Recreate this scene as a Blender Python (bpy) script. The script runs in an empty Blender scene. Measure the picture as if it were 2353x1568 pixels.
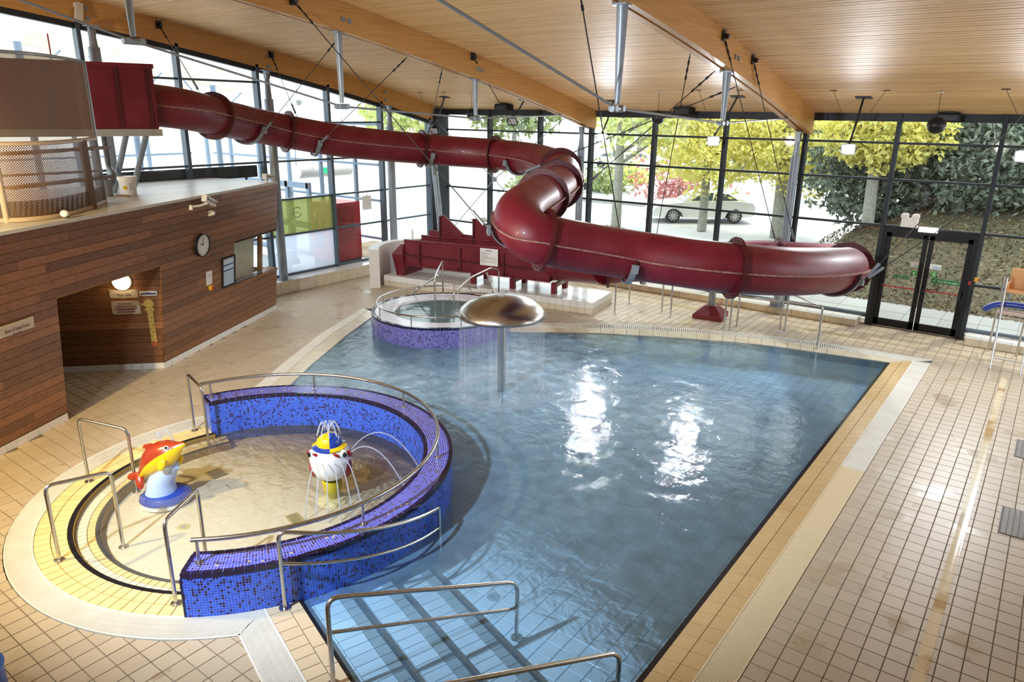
import bpy, bmesh, math, random
from mathutils import Vector, Matrix
random.seed(7)
PI = math.pi
scene = bpy.context.scene
C = scene.collection

# ------------------------------------------------------------ camera, world, lights, exposure
CAMH = 4.8
F, PITCH, ROLL, YAW = 1663.5957, 0.305893876, 0.0123905079, -0.63887004
_fw = Vector((math.sin(YAW)*math.cos(PITCH), math.cos(YAW)*math.cos(PITCH), -math.sin(PITCH)))
_r = Vector((math.cos(YAW), -math.sin(YAW), 0)); _u = _r.cross(_fw)
_R = math.cos(ROLL)*_r + math.sin(ROLL)*_u
_U = -math.sin(ROLL)*_r + math.cos(ROLL)*_u
cam_data = bpy.data.cameras.new('camera'); cam_data.sensor_width = 36.0
cam_data.lens = F/2353*36; cam_data.clip_end = 400
cam = bpy.data.objects.new('camera', cam_data); C.objects.link(cam)
m = Matrix((( _R.x, _U.x, -_fw.x, 0), (_R.y, _U.y, -_fw.y, 0), (_R.z, _U.z, -_fw.z, CAMH), (0, 0, 0, 1)))
cam.matrix_world = m
scene.camera = cam

world = bpy.data.worlds.new('overcast_sky'); scene.world = world; world.use_nodes = True
wn = world.node_tree.nodes; wl = world.node_tree.links
bg = wn['Background']; bg.inputs[0].default_value = (0.88, 0.95, 1.0, 1); bg.inputs[1].default_value = 2.6

def light(kind, name, loc, target, energy, col, size=0.5, spot=None, blend=.6):
    d = bpy.data.lights.new(name, kind); d.energy = energy; d.color = col
    if kind == 'AREA': d.shape = 'DISK'; d.size = size
    elif kind == 'SPOT': d.spot_size = spot; d.spot_blend = blend; d.shadow_soft_size = size
    elif kind == 'SUN': d.angle = size
    else: d.shadow_soft_size = size
    o = bpy.data.objects.new(name, d); C.objects.link(o); o.location = loc
    o.rotation_euler = (Vector(target)-Vector(loc)).to_track_quat('-Z', 'Y').to_euler()
    return o
# sun outside, behind the glazed corner, high enough that the roof keeps it off the deck
light('SUN', 'sun', (0, 30, 30), (-3, 22, 12), 1.6, (1.0, .9, .74), math.radians(2))
# warm toddler-pool flood first; the rest are unseen fill lamps added for pool and ceiling
FLOOD_AND_FILL = [((-9.4, .7, 4.9), (-10.0, 5.2, .6), 1050, (1.0, .75, .32), 112), ((-1.0, -1.2, 5.8), (-1.2, 6.5, 0), 25, (1.0, .82, .55), 95),
         ((-6.0, -1.2, 6.3), (-7.2, 10.0, 0), 3300, (.70, .84, 1.0), 76), ((-11.5, -1.2, 3.6), (-11.5, 9.0, 6.6), 700, (1.0, .90, .74), 95), ((-2.5, -1.2, 3.6), (-3.0, 10.0, 6.6), 330, (1.0, .90, .74), 95)]
for l_, a_, e_, c_, sp_ in FLOOD_AND_FILL: light('SPOT', 'flood_or_fill_lamp', l_, a_, e_, c_, .12, math.radians(sp_))

vs = scene.view_settings
vs.view_transform = 'Standard'; vs.look = 'None'; vs.gamma = 1.0; vs.exposure = 0.52
vs.use_curve_mapping = False
scene.cycles.max_bounces = 8; scene.cycles.transparent_max_bounces = 24
scene.cycles.caustics_reflective = False; scene.cycles.caustics_refractive = False

# ------------------------------------------------------------ pixel helpers (2353 x 1568 frame)
CAM = Vector((0, 0, CAMH))
def ray(x, y): return (x-1176.5)/F*_R - (y-784)/F*_U + _fw
def pz(x, y, z=0.0):
    d = ray(x, y); return CAM + d*((z-CAMH)/d.z)
def pY(x, y, Y):
    d = ray(x, y); return CAM + d*(Y/d.y)
def pX(x, y, X):
    d = ray(x, y); return CAM + d*(X/d.x)
def pd(x, y, dep): return CAM + ray(x, y)*dep
def proj(p):
    d = Vector(p)-CAM; w = d.dot(_fw); return (1176.5+F*d.dot(_R)/w, 784-F*d.dot(_U)/w, w)
def zat(p, py):
    lo, hi = -1.5, 9.0
    for _ in range(40):
        mm = (lo+hi)/2
        if proj((p[0], p[1], mm))[1] > py: lo = mm
        else: hi = mm
    return mm

# ------------------------------------------------------------ materials
MATS = {}
def nd(nt, typ, **kw):
    n = nt.nodes.new(typ)
    for k, v in kw.items():
        if k.startswith('i_'): n.inputs[k[2:].replace('_', ' ')].default_value = v
        else: setattr(n, k, v)
    return n
def c4(c): return (c[0], c[1], c[2], 1)
def mat(name, col, rough=.5, metal=0, col2=None, vs_=6.0, stretch=(1, 1, 1), rnd=0.0, bump=0.0, bsc=60.0, coord='Object', det=4, spec=.5, emit=None, es=0, coat=0, lohi=(.35, .68)):
    if name in MATS: return MATS[name]
    M = bpy.data.materials.new(name); M.use_nodes = True; nt = M.node_tree; L = nt.links
    b = nt.nodes['Principled BSDF']
    b.inputs['Base Color'].default_value = c4(col); b.inputs['Roughness'].default_value = rough
    b.inputs['Metallic'].default_value = metal; b.inputs['Specular IOR Level'].default_value = spec
    if coat: b.inputs['Coat Weight'].default_value = coat; b.inputs['Coat Roughness'].default_value = .12
    if emit: b.inputs['Emission Color'].default_value = c4(emit); b.inputs['Emission Strength'].default_value = es
    out = None
    if col2 or bump:
        if coord == 'World':
            g = nd(nt, 'ShaderNodeNewGeometry'); src = g.outputs['Position']
        else:
            tc = nd(nt, 'ShaderNodeTexCoord'); src = tc.outputs[coord]
        mp = nd(nt, 'ShaderNodeMapping'); mp.inputs['Scale'].default_value = stretch; L.new(src, mp.inputs[0])
    if col2:
        if rnd:
            oi = nd(nt, 'ShaderNodeObjectInfo'); ad = nd(nt, 'ShaderNodeVectorMath', operation='ADD')
            sc = nd(nt, 'ShaderNodeMath', operation='MULTIPLY'); sc.inputs[1].default_value = 37.0
            L.new(oi.outputs['Random'], sc.inputs[0]); L.new(mp.outputs[0], ad.inputs[0]); L.new(sc.outputs[0], ad.inputs[1]); vec = ad.outputs[0]
        else: vec = mp.outputs[0]
        n = nd(nt, 'ShaderNodeTexNoise'); n.inputs['Scale'].default_value = vs_; n.inputs['Detail'].default_value = det; L.new(vec, n.inputs['Vector'])
        mr = nd(nt, 'ShaderNodeMapRange'); mr.inputs[1].default_value, mr.inputs[2].default_value = lohi; L.new(n.outputs[0], mr.inputs[0])
        mx = nd(nt, 'ShaderNodeMix', data_type='RGBA'); mx.inputs[6].default_value = c4(col); mx.inputs[7].default_value = c4(col2)
        L.new(mr.outputs[0], mx.inputs[0]); out = mx.outputs[2]
    if rnd:
        oi = nd(nt, 'ShaderNodeObjectInfo'); mr = nd(nt, 'ShaderNodeMapRange'); mr.inputs[3].default_value = 1-rnd; mr.inputs[4].default_value = 1+rnd
        L.new(oi.outputs['Random'], mr.inputs[0]); hs = nd(nt, 'ShaderNodeHueSaturation'); L.new(mr.outputs[0], hs.inputs['Value'])
        if out: L.new(out, hs.inputs['Color'])
        else: hs.inputs['Color'].default_value = c4(col)
        out = hs.outputs[0]
    if out: L.new(out, b.inputs['Base Color'])
    if bump:
        n = nd(nt, 'ShaderNodeTexNoise'); n.inputs['Scale'].default_value = bsc; L.new(mp.outputs[0], n.inputs['Vector'])
        bp = nd(nt, 'ShaderNodeBump'); bp.inputs['Strength'].default_value = bump; bp.inputs['Distance'].default_value = .01
        L.new(n.outputs[0], bp.inputs['Height']); L.new(bp.outputs[0], b.inputs['Normal'])
    MATS[name] = M; return M

def front(nt, sock):
    g = nd(nt, 'ShaderNodeNewGeometry'); s = nd(nt, 'ShaderNodeMath', operation='SUBTRACT'); s.inputs[0].default_value = 1; nt.links.new(g.outputs['Backfacing'], s.inputs[1])
    k = nd(nt, 'ShaderNodeMath', operation='MULTIPLY'); nt.links.new(sock, k.inputs[0]); nt.links.new(s.outputs[0], k.inputs[1]); return k.outputs[0]
def glass_mat(name, tint=(.94, .97, .97), frost=0.0, fcol=(.9, .95, 1), refl=1.0):
    if name in MATS: return MATS[name]
    M = bpy.data.materials.new(name); M.use_nodes = True; nt = M.node_tree; L = nt.links; nt.nodes.clear()
    o = nd(nt, 'ShaderNodeOutputMaterial'); t = nd(nt, 'ShaderNodeBsdfTransparent'); t.inputs[0].default_value = c4(tint)
    g = nd(nt, 'ShaderNodeBsdfGlossy'); g.inputs['Roughness'].default_value = .03
    fr = nd(nt, 'ShaderNodeFresnel'); fr.inputs[0].default_value = 1.5
    mu = nd(nt, 'ShaderNodeMath', operation='MULTIPLY'); mu.inputs[1].default_value = refl; L.new(front(nt, fr.outputs[0]), mu.inputs[0])
    mx = nd(nt, 'ShaderNodeMixShader'); L.new(mu.outputs[0], mx.inputs[0]); L.new(g.outputs[0], mx.inputs[2])
    if frost:
        d = nd(nt, 'ShaderNodeBsdfTranslucent'); d.inputs[0].default_value = c4(fcol); d2 = nd(nt, 'ShaderNodeBsdfDiffuse'); d2.inputs[0].default_value = c4(fcol)
        ms = nd(nt, 'ShaderNodeMixShader'); ms.inputs[0].default_value = .4; L.new(d.outputs[0], ms.inputs[1]); L.new(d2.outputs[0], ms.inputs[2])
        m2 = nd(nt, 'ShaderNodeMixShader'); m2.inputs[0].default_value = frost; L.new(t.outputs[0], m2.inputs[1]); L.new(ms.outputs[0], m2.inputs[2])
        L.new(m2.outputs[0], mx.inputs[1])
    else: L.new(t.outputs[0], mx.inputs[1])
    L.new(mx.outputs[0], o.inputs[0]); MATS[name] = M; return M

# ------------------------------------------------------------ mesh builder
class MB:
    def __init__(s): s.v = []; s.f = []; s.uv = []; s.hasuv = False
    def add(s, vs, fs, uvs=None):
        b = len(s.v); s.v += [tuple(v) for v in vs]
        for i, f in enumerate(fs):
            s.f.append([b+k for k in f]); s.uv.append(uvs[i] if uvs else None)
        if uvs: s.hasuv = True
        return s
    def box(s, c, sz, M=None, ch=0.0):
        x, y, z = [k/2 for k in sz]; cx, cy, cz = c
        if ch:
            a = ch
            vs = [(-x, -y, -z), (x, -y, -z), (x, y, -z), (-x, y, -z), (-x, -y, z-a), (x, -y, z-a), (x, y, z-a), (-x, y, z-a), (-x+a, -y+a, z), (x-a, -y+a, z), (x-a, y-a, z), (-x+a, y-a, z)]
            fs = [(0, 3, 2, 1), (0, 1, 5, 4), (1, 2, 6, 5), (2, 3, 7, 6), (3, 0, 4, 7), (4, 5, 9, 8), (5, 6, 10, 9), (6, 7, 11, 10), (7, 4, 8, 11), (8, 9, 10, 11)]
        else:
            vs = [(-x, -y, -z), (x, -y, -z), (x, y, -z), (-x, y, -z), (-x, -y, z), (x, -y, z), (x, y, z), (-x, y, z)]
            fs = [(0, 3, 2, 1), (4, 5, 6, 7), (0, 1, 5, 4), (1, 2, 6, 5), (2, 3, 7, 6), (3, 0, 4, 7)]
        vs = [Vector((a+cx, b+cy, c_+cz)) for a, b, c_ in vs]
        if M is not None: vs = [M @ v for v in vs]
        return s.add(vs, fs)
    def cyl(s, p0, p1, r0, r1=None, n=12, caps=True):
        r1 = r0 if r1 is None else r1
        p0, p1 = Vector(p0), Vector(p1); d = (p1-p0).normalized()
        a = d.orthogonal().normalized(); b = d.cross(a)
        vs = []
        for p, r in ((p0, r0), (p1, r1)):
            for i in range(n):
                t = 2*PI*i/n; vs.append(p + a*(math.cos(t)*r) + b*(math.sin(t)*r))
        fs = [(i, (i+1) % n, n+(i+1) % n, n+i) for i in range(n)]
        if caps: fs += [tuple(range(n-1, -1, -1)), tuple(range(n, 2*n))]
        return s.add(vs, fs)
    def tube(s, pts, r, n=10, caps=True, closed=False):
        pts = [Vector(p) for p in pts]; N = len(pts); rr = r if isinstance(r, (list, tuple)) else [r]*N
        T = []
        for i in range(N):
            a = pts[(i-1) % N] if (closed or i > 0) else pts[i]; b = pts[(i+1) % N] if (closed or i < N-1) else pts[i]
            T.append((b-a).normalized())
        a = T[0].orthogonal().normalized(); vs = []
        for i in range(N):
            a = (a - T[i]*a.dot(T[i])); a = a.normalized() if a.length > 1e-6 else T[i].orthogonal().normalized()
            b = T[i].cross(a)
            for k in range(n):
                t = 2*PI*k/n; vs.append(pts[i] + a*(math.cos(t)*rr[i]) + b*(math.sin(t)*rr[i]))
        fs = []
        for i in range(N if closed else N-1):
            j = (i+1) % N
            for k in range(n): fs.append((i*n+k, i*n+(k+1) % n, j*n+(k+1) % n, j*n+k))
        if caps and not closed: fs += [tuple(range(n-1, -1, -1)), tuple(range((N-1)*n, N*n))]
        return s.add(vs, fs)
    def lathe(s, prof, c=(0, 0, 0), n=32, a0=0, a1=2*PI, M=None, uvf=None):
        full = abs(a1-a0-2*PI) < 1e-6; K = n if full else n+1
        vs = []
        for i in range(K):
            t = a0+(a1-a0)*i/n
            for r, z in prof: vs.append(Vector((c[0]+r*math.cos(t), c[1]+r*math.sin(t), c[2]+z)))
        if M is not None: vs = [M @ v for v in vs]
        P = len(prof); fs = []; uv = []
        acc = [0]
        for k in range(1, P): acc.append(acc[-1]+math.hypot(prof[k][0]-prof[k-1][0], prof[k][1]-prof[k-1][1]))
        for i in range(n):
            j = (i+1) % K
            for k in range(P-1):
                fs.append((i*P+k, j*P+k, j*P+k+1, i*P+k+1))
                t0 = a0+(a1-a0)*i/n; t1 = a0+(a1-a0)*(i+1)/n; R = uvf or 1
                uv.append([(t0*R, acc[k]), (t1*R, acc[k]), (t1*R, acc[k+1]), (t0*R, acc[k+1])])
        return s.add(vs, fs, uv if uvf else None)
    def poly(s, pts, z0, z1):
        n = len(pts); vs = [(p[0], p[1], z0) for p in pts]+[(p[0], p[1], z1) for p in pts]
        fs = [tuple(range(n-1, -1, -1)), tuple(range(n, 2*n))]+[(i, (i+1) % n, n+(i+1) % n, n+i) for i in range(n)]
        return s.add(vs, fs)
    def ell(s, c, r, M=None, nu=20, nv=12):
        vs = []; fs = []
        for i in range(nv+1):
            ph = PI*i/nv
            for k in range(nu):
                th = 2*PI*k/nu; vs.append(Vector((r[0]*math.sin(ph)*math.cos(th), r[1]*math.sin(ph)*math.sin(th), r[2]*math.cos(ph))))
        vs = [(M @ v if M is not None else v)+Vector(c) for v in vs]
        for i in range(nv):
            for k in range(nu): fs.append((i*nu+k, (i+1)*nu+k, (i+1)*nu+(k+1) % nu, i*nu+(k+1) % nu))
        return s.add(vs, fs)
    def mesh(s, name, smooth=False):
        me = bpy.data.meshes.new(name); me.from_pydata(s.v, [], s.f)
        if s.hasuv:
            ul = me.uv_layers.new(name='UVMap'); k = 0
            for i, f in enumerate(s.f):
                u = s.uv[i]
                for j in range(len(f)):
                    if u: ul.data[k].uv = u[j]
                    k += 1
        bm = bmesh.new(); bm.from_mesh(me); bmesh.ops.remove_doubles(bm, verts=bm.verts, dist=1e-5)
        bmesh.ops.recalc_face_normals(bm, faces=bm.faces); bm.to_mesh(me); bm.free()
        if smooth:
            for p in me.polygons: p.use_smooth = True
            try: me.set_sharp_from_angle(angle=math.radians(38))
            except Exception: pass
        return me
    def build(s, name, material, parent=None, smooth=False):
        return obj(name, s.mesh(name, smooth), material, parent)
def obj(name, me, material, parent=None, loc=None):
    o = bpy.data.objects.new(name, me); C.objects.link(o)
    if material is not None and not me.materials: me.materials.append(material)
    if parent is not None: setpar(o, parent)
    if loc is not None: o.location = loc
    return o
WLOC = {}
def setpar(o, p):
    o.parent = p; o.matrix_parent_inverse = Matrix.Translation(-WLOC.get(p.name, Vector((0, 0, 0))))
def tag(o, label=None, cat=None, group=None, kind=None):
    if label: o['label'] = label
    if cat: o['category'] = cat
    if group: o['group'] = group
    if kind: o['kind'] = kind
    return o
def thing(name, loc, label, cat, group=None, kind=None):
    o = bpy.data.objects.new(name, None); C.objects.link(o); o.location = loc; o.empty_display_size = .1
    WLOC[o.name] = Vector(loc); return tag(o, label, cat, group, kind)
def struct(o): o['kind'] = 'structure'; return o
def stuff(o): o['kind'] = 'stuff'; return o
def frame(o, x, y, z=None):      # matrix from axes
    x = Vector(x).normalized(); y = Vector(y); y = (y - x*y.dot(x)).normalized(); z = x.cross(y)
    return Matrix(((x.x, y.x, z.x, o[0]), (x.y, y.y, z.y, o[1]), (x.z, y.z, z.z, o[2]), (0, 0, 0, 1)))
def text(name, s, size, M, material, parent, ext=.001, align='CENTER', w=None):
    cu = bpy.data.curves.new(name, 'FONT'); cu.body = s; cu.size = size; cu.extrude = ext; cu.align_x = align; cu.align_y = 'CENTER'; cu.resolution_u = 2
    t = bpy.data.objects.new(name, cu); me = bpy.data.meshes.new_from_object(t); bpy.data.objects.remove(t); bpy.data.curves.remove(cu)
    if w:
        xs = [v.co.x for v in me.vertices]; k = w/max(1e-4, (max(xs)-min(xs)))
        for v in me.vertices: v.co.x *= k
    me.transform(M); me.name = name; return obj(name, me, material, parent)
def catmull(P, seg=8, closed=False):
    P = [Vector(p) for p in P]; out = []; n = len(P)
    for i in range(n-1):
        a = P[max(i-1, 0)]; b = P[i]; c = P[i+1]; d = P[min(i+2, n-1)]
        for k in range(seg):
            t = k/seg
            out.append(.5*((2*b)+(c-a)*t+(2*a-5*b+4*c-d)*t*t+(3*b-a-3*c+d)*t*t*t))
    out.append(P[-1]); return out
def arcpts(p0, p1, p2, r, n=5):     # fillet a corner p1
    p0, p1, p2 = Vector(p0), Vector(p1), Vector(p2); a = (p0-p1).normalized(); b = (p2-p1).normalized()
    out = []
    for k in range(n+1):
        t = k/n; A = p1+a*r; B = p1+b*r
        out.append((1-t)**2*A+2*t*(1-t)*p1+t*t*B)
    return out
def bent(pts, r, n=5):
    pts = [Vector(p) for p in pts]; out = [pts[0]]
    for i in range(1, len(pts)-1):
        rr = min(r, (pts[i]-pts[i-1]).length*.45, (pts[i+1]-pts[i]).length*.45); out += arcpts(pts[i-1], pts[i], pts[i+1], rr, n)
    return out+[pts[-1]]
def dup(o, parent=None, loc=None):
    c = o.copy(); C.objects.link(c)
    if parent: c.parent = parent; c.matrix_parent_inverse = Matrix.Translation(-WLOC.get(parent.name, Vector((0, 0, 0))))
    if loc is not None: c.location = loc
    return c
def ceil_z(y): return 7.673-0.056*y-0.0049*y*y
# ------------------------------------------------------------ shared materials
def tile_mat(name, a, b, sx, sy, rough=.35, stain=None, rot=0, bump=0.0):
    M = bpy.data.materials.new(name); M.use_nodes = True; nt = M.node_tree; L = nt.links; bs = nt.nodes['Principled BSDF']
    g = nd(nt, 'ShaderNodeNewGeometry'); mp = nd(nt, 'ShaderNodeMapping'); mp.inputs['Scale'].default_value = (1/sx, 1/sy, 0)
    mp.inputs['Location'].default_value = (1.478/sx % 1, -7.181/sy % 1, 0); L.new(g.outputs['Position'], mp.inputs[0])
    fl = nd(nt, 'ShaderNodeVectorMath', operation='FLOOR'); L.new(mp.outputs[0], fl.inputs[0])
    wn_ = nd(nt, 'ShaderNodeTexWhiteNoise'); L.new(fl.outputs[0], wn_.inputs['Vector'])
    mx = nd(nt, 'ShaderNodeMix', data_type='RGBA'); mx.inputs[6].default_value = c4(a); mx.inputs[7].default_value = c4(b); L.new(wn_.outputs['Value'], mx.inputs[0])
    n = nd(nt, 'ShaderNodeTexNoise'); n.inputs['Scale'].default_value = 1.3; n.inputs['Detail'].default_value = 6; L.new(g.outputs['Position'], n.inputs['Vector'])
    mr = nd(nt, 'ShaderNodeMapRange'); mr.inputs[1].default_value = .56; mr.inputs[2].default_value = .66; L.new(n.outputs[0], mr.inputs[0])
    col = mx.outputs[2]
    if stain:
        n2 = nd(nt, 'ShaderNodeTexNoise'); n2.inputs['Scale'].default_value = 3.1; n2.inputs['Detail'].default_value = 3; n2.inputs['Roughness'].default_value = .62; L.new(g.outputs['Position'], n2.inputs['Vector'])
        m2 = nd(nt, 'ShaderNodeMapRange'); m2.inputs[1].default_value = .665; m2.inputs[2].default_value = .69; L.new(n2.outputs[0], m2.inputs[0])
        m3 = nd(nt, 'ShaderNodeMath', operation='MULTIPLY'); m3.inputs[1].default_value = .55; L.new(m2.outputs[0], m3.inputs[0])
        mm = nd(nt, 'ShaderNodeMix', data_type='RGBA'); mm.inputs[7].default_value = c4(stain); L.new(col, mm.inputs[6]); L.new(m3.outputs[0], mm.inputs[0]); col = mm.outputs[2]
    L.new(col, bs.inputs['Base Color'])
    rr = nd(nt, 'ShaderNodeMapRange'); rr.inputs[3].default_value = rough; rr.inputs[4].default_value = rough*.4; L.new(mr.outputs[0], rr.inputs[0]); L.new(rr.outputs[0], bs.inputs['Roughness'])
    if bump:
        vo = nd(nt, 'ShaderNodeTexVoronoi'); vo.inputs['Scale'].default_value = 70; L.new(g.outputs['Position'], vo.inputs['Vector'])
        bp = nd(nt, 'ShaderNodeBump'); bp.inputs['Strength'].default_value = bump; bp.inputs['Distance'].default_value = .002; L.new(vo.outputs['Distance'], bp.inputs['Height']); L.new(bp.outputs[0], bs.inputs['Normal'])
    MATS[name] = M; return M
def mosaic_mat(name, ts, blues, dark, gold, grout, gw=.1):
    M = bpy.data.materials.new(name); M.use_nodes = True; nt = M.node_tree; L = nt.links; bs = nt.nodes['Principled BSDF']
    uv = nd(nt, 'ShaderNodeUVMap'); mp = nd(nt, 'ShaderNodeMapping'); mp.inputs['Scale'].default_value = (1/ts, 1/ts, 1); L.new(uv.outputs[0], mp.inputs[0])
    fl = nd(nt, 'ShaderNodeVectorMath', operation='FLOOR'); L.new(mp.outputs[0], fl.inputs[0])
    fr = nd(nt, 'ShaderNodeVectorMath', operation='FRACTION'); L.new(mp.outputs[0], fr.inputs[0])
    wn_ = nd(nt, 'ShaderNodeTexWhiteNoise'); L.new(fl.outputs[0], wn_.inputs['Vector'])
    rp = nd(nt, 'ShaderNodeValToRGB'); rp.color_ramp.interpolation = 'CONSTANT'; e = rp.color_ramp.elements
    stops = [(0, blues[0]), (.33, blues[1]), (.66, blues[2])]+[(.81, dark)]+([(.985, gold)] if gold else [])
    e[0].position, e[0].color = 0, c4(stops[0][1]); e[1].position, e[1].color = stops[1][0], c4(stops[1][1])
    for p, c in stops[2:]: x = e.new(p); x.color = c4(c)
    L.new(wn_.outputs['Value'], rp.inputs[0])
    sp = nd(nt, 'ShaderNodeSeparateXYZ'); L.new(fr.outputs[0], sp.inputs[0]); ms = []
    for k in (0, 1):
        a = nd(nt, 'ShaderNodeMath', operation='LESS_THAN'); a.inputs[1].default_value = gw; L.new(sp.outputs[k], a.inputs[0]); ms.append(a)
    mxx = nd(nt, 'ShaderNodeMath', operation='MAXIMUM'); L.new(ms[0].outputs[0], mxx.inputs[0]); L.new(ms[1].outputs[0], mxx.inputs[1])
    mm = nd(nt, 'ShaderNodeMix', data_type='RGBA'); L.new(rp.outputs[0], mm.inputs[6]); mm.inputs[7].default_value = c4(grout); L.new(mxx.outputs[0], mm.inputs[0])
    L.new(mm.outputs[2], bs.inputs['Base Color']); bs.inputs['Roughness'].default_value = .22
    MATS[name] = M; return M
M_TILE = tile_mat('deck_tile', (.53, .43, .31), (.48, .385, .275), .197, .2085, .4, (.30, .2, .11), bump=.12)
M_GROUT = mat('deck_grout', (.12, .085, .05), .9, col2=(.26, .2, .13), vs_=.8, coord='World')
M_PTILE = tile_mat('pool_floor_tile_glaze', (.86, .92, .95), (.80, .87, .91), .197, .2085, .3)
M_PGROUT = mat('pool_grout', (.24, .33, .38), .8)
M_COPE = tile_mat('coping_tile_glaze', (.62, .43, .20), (.57, .39, .18), .165, .2085, .3)
M_WTILE = mat('white_glazed_tile', (.82, .80, .76), .15, col2=(.76, .74, .70), vs_=5, coord='World')
M_CREAM = mat('cream_tile', (.70, .62, .48), .25, col2=(.64, .55, .40), vs_=4, coord='World')
M_BLACKT = mat('black_edge_tile', (.012, .012, .016), .2)
M_NAVY = mat('navy_rim_tile', (.012, .008, .035), .12)
M_GRATE = mat('white_plastic_grating', (.76, .73, .66), .45, col2=(.70, .66, .58), vs_=3, coord='World')
M_VOID = mat('channel_grey', (.34, .31, .26), .9)
M_STEEL = mat('brushed_stainless_steel', (.60, .59, .57), .24, 1.0, col2=(.48, .47, .45), vs_=40)
M_GALV = mat('painted_grey_steel', (.27, .31, .35), .38, .25, col2=(.23, .26, .30), vs_=5)
M_FRAME = mat('dark_window_frame', (.028, .032, .038), .5, .1, spec=.25)
M_LFRAME = mat('blue_grey_window_frame', (.085, .11, .14), .38, .3)
M_DARK = mat('dark_metal', (.03, .03, .032), .45, .5)
M_BLACKP = mat('black_plastic', (.012, .012, .014), .5, spec=.25)
M_CABLE = mat('steel_cable', (.07, .068, .066), .4, .8)
M_RED = mat('red_fibreglass', (.135, .0015, .011), .47, col2=(.185, .012, .026), vs_=2.2, coord='World', det=8, coat=.08)
M_REDF = mat('red_flange', (.055, .002, .006), .5, col2=(.09, .006, .010), vs_=9, coord='World')
M_SEAM = mat('weathered_seam', (.20, .075, .06), .6, col2=(.38, .2, .17), vs_=14, coord='World')
M_WHITE = mat('white_paint', (.80, .79, .76), .4)
M_PAPER = mat('white_paper', (.84, .83, .80), .7)
M_INK = mat('dark_print', (.05, .05, .09), .6)
M_GLASS = glass_mat('window_glass')
M_GLASS_D = glass_mat('door_glass', (.88, .9, .9))
def wood(name, a, b, rnd, gs=(1, 22, 22), rough=.5, coat=0):
    return mat(name, a, rough, col2=b, vs_=2.2, stretch=gs, rnd=rnd, det=6, coord='World', coat=coat, bump=.06, bsc=4)
M_CEIL = wood('pine_ceiling_board', (.86, .58, .28), (.68, .41, .16), .08, (.55, 26, 26), .55)
M_GLUE = wood('glulam_timber', (.64, .34, .10), (.52, .25, .06), .06, (16, .5, 16), .45, .1)
M_CLAD = wood('hardwood_cladding', (.29, .125, .050), (.165, .065, .026), .32, (4, 4, 30), .38, .08)

# ------------------------------------------------------------ outline data on the floor
def line_y(c, x): return (c-x*.314)/.949
TC = Vector((-7.75, 4.87)); RC = Vector((-7.71, 4.98))
JC = Vector((-11.0, 12.05)); JR = 1.60
def circ(c, r, a0, a1, n): return [(c[0]+r*math.cos(math.radians(a0+(a1-a0)*i/n)), c[1]+r*math.sin(math.radians(a0+(a1-a0)*i/n))) for i in range(n+1)]
def P2(l, z=0): return [tuple(pz(x, y, z)[:2]) for x, y in l]
FAR_W = P2([(2047, 833), (1900, 812), (1780, 795), (1690, 786), (1600, 779), (1500, 772), (1380, 766), (1290, 763)])+[(-9.56, 12.74)]
FAR_I = P2([(2099, 831), (1900, 800), (1780, 782), (1690, 773), (1600, 765), (1500, 759), (1380, 754), (1270, 752)])+[(-9.72, 13.05)]
FAR_O = P2([(2144, 828), (1900, 790), (1789, 774.5), (1704, 766.5), (1602, 757.5), (1500, 750), (1380, 745), (1255, 743)])+[(-9.95, 13.32)]
LEFT_O = P2([(835, 708), (740, 765), (650, 835), (585, 890)])
LEFT_I = P2([(848, 713), (766, 766), (682, 835), (622, 889)])
LEFT_W = P2([(864, 722), (800, 768), (718, 836), (662, 889)])
RX_W, RX_I, RX_O = -2.15, -1.80, -1.48
POOL = [(RX_W, line_y(1.87, RX_W)), (RX_W, FAR_W[0][1])]+FAR_W[1:]+circ(JC, JR-.04, 22, -186, 40)+LEFT_W+[(-9.6, 7.0)]+circ(TC, 2.51, 122, -25.6, 36)+[(-5.47, line_y(1.87, -5.47))]
EX = [(RX_O, line_y(1.19, RX_O)), (RX_O, FAR_O[0][1])]+FAR_O[1:]+circ(JC, JR, 62, 165, 12)+LEFT_O+circ(RC, 2.94, 143, 319.5, 44)
def inside(p, poly):
    x, y = p; r = False; n = len(poly)
    for i in range(n):
        x0, y0 = poly[i][0], poly[i][1]; x1, y1 = poly[(i+1) % n][0], poly[(i+1) % n][1]
        if (y0 > y) != (y1 > y) and x < (x1-x0)*(y-y0)/(y1-y0)+x0: r = not r
    return r
def clip_half(pts, a, b, keep_left):
    nx, ny = -(b[1]-a[1]), b[0]-a[0]; s = 1 if keep_left else -1
    def dd(p): return s*((p[0]-a[0])*nx+(p[1]-a[1])*ny)
    out = []
    for i in range(len(pts)):
        p, q = pts[i], pts[(i+1) % len(pts)]; dp, dq = dd(p), dd(q)
        if dp >= 0: out.append(p)
        if dp*dq < 0:
            t = dp/(dp-dq); out.append((p[0]+(q[0]-p[0])*t, p[1]+(q[1]-p[1])*t))
    return out
def segdist(p, a, b):
    ax, ay = b[0]-a[0], b[1]-a[1]; l = ax*ax+ay*ay or 1e-9; t = max(0, min(1, ((p[0]-a[0])*ax+(p[1]-a[1])*ay)/l))
    return math.hypot(p[0]-a[0]-t*ax, p[1]-a[1]-t*ay)
def clip_poly(pts, poly, keep_out=True):
    c = (sum(p[0] for p in pts)/4, sum(p[1] for p in pts)/4)
    ins = [inside(p, poly) for p in pts+[c]]
    if all(ins): return [] if keep_out else pts
    if not any(ins): return pts if keep_out else []
    segs = sorted(range(len(poly)), key=lambda i: segdist(c, poly[i], poly[(i+1) % len(poly)]))
    i = segs[0]
    return clip_half(pts, poly[i], poly[(i+1) % len(poly)], not keep_out)   # polygons are counter-clockwise

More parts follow.
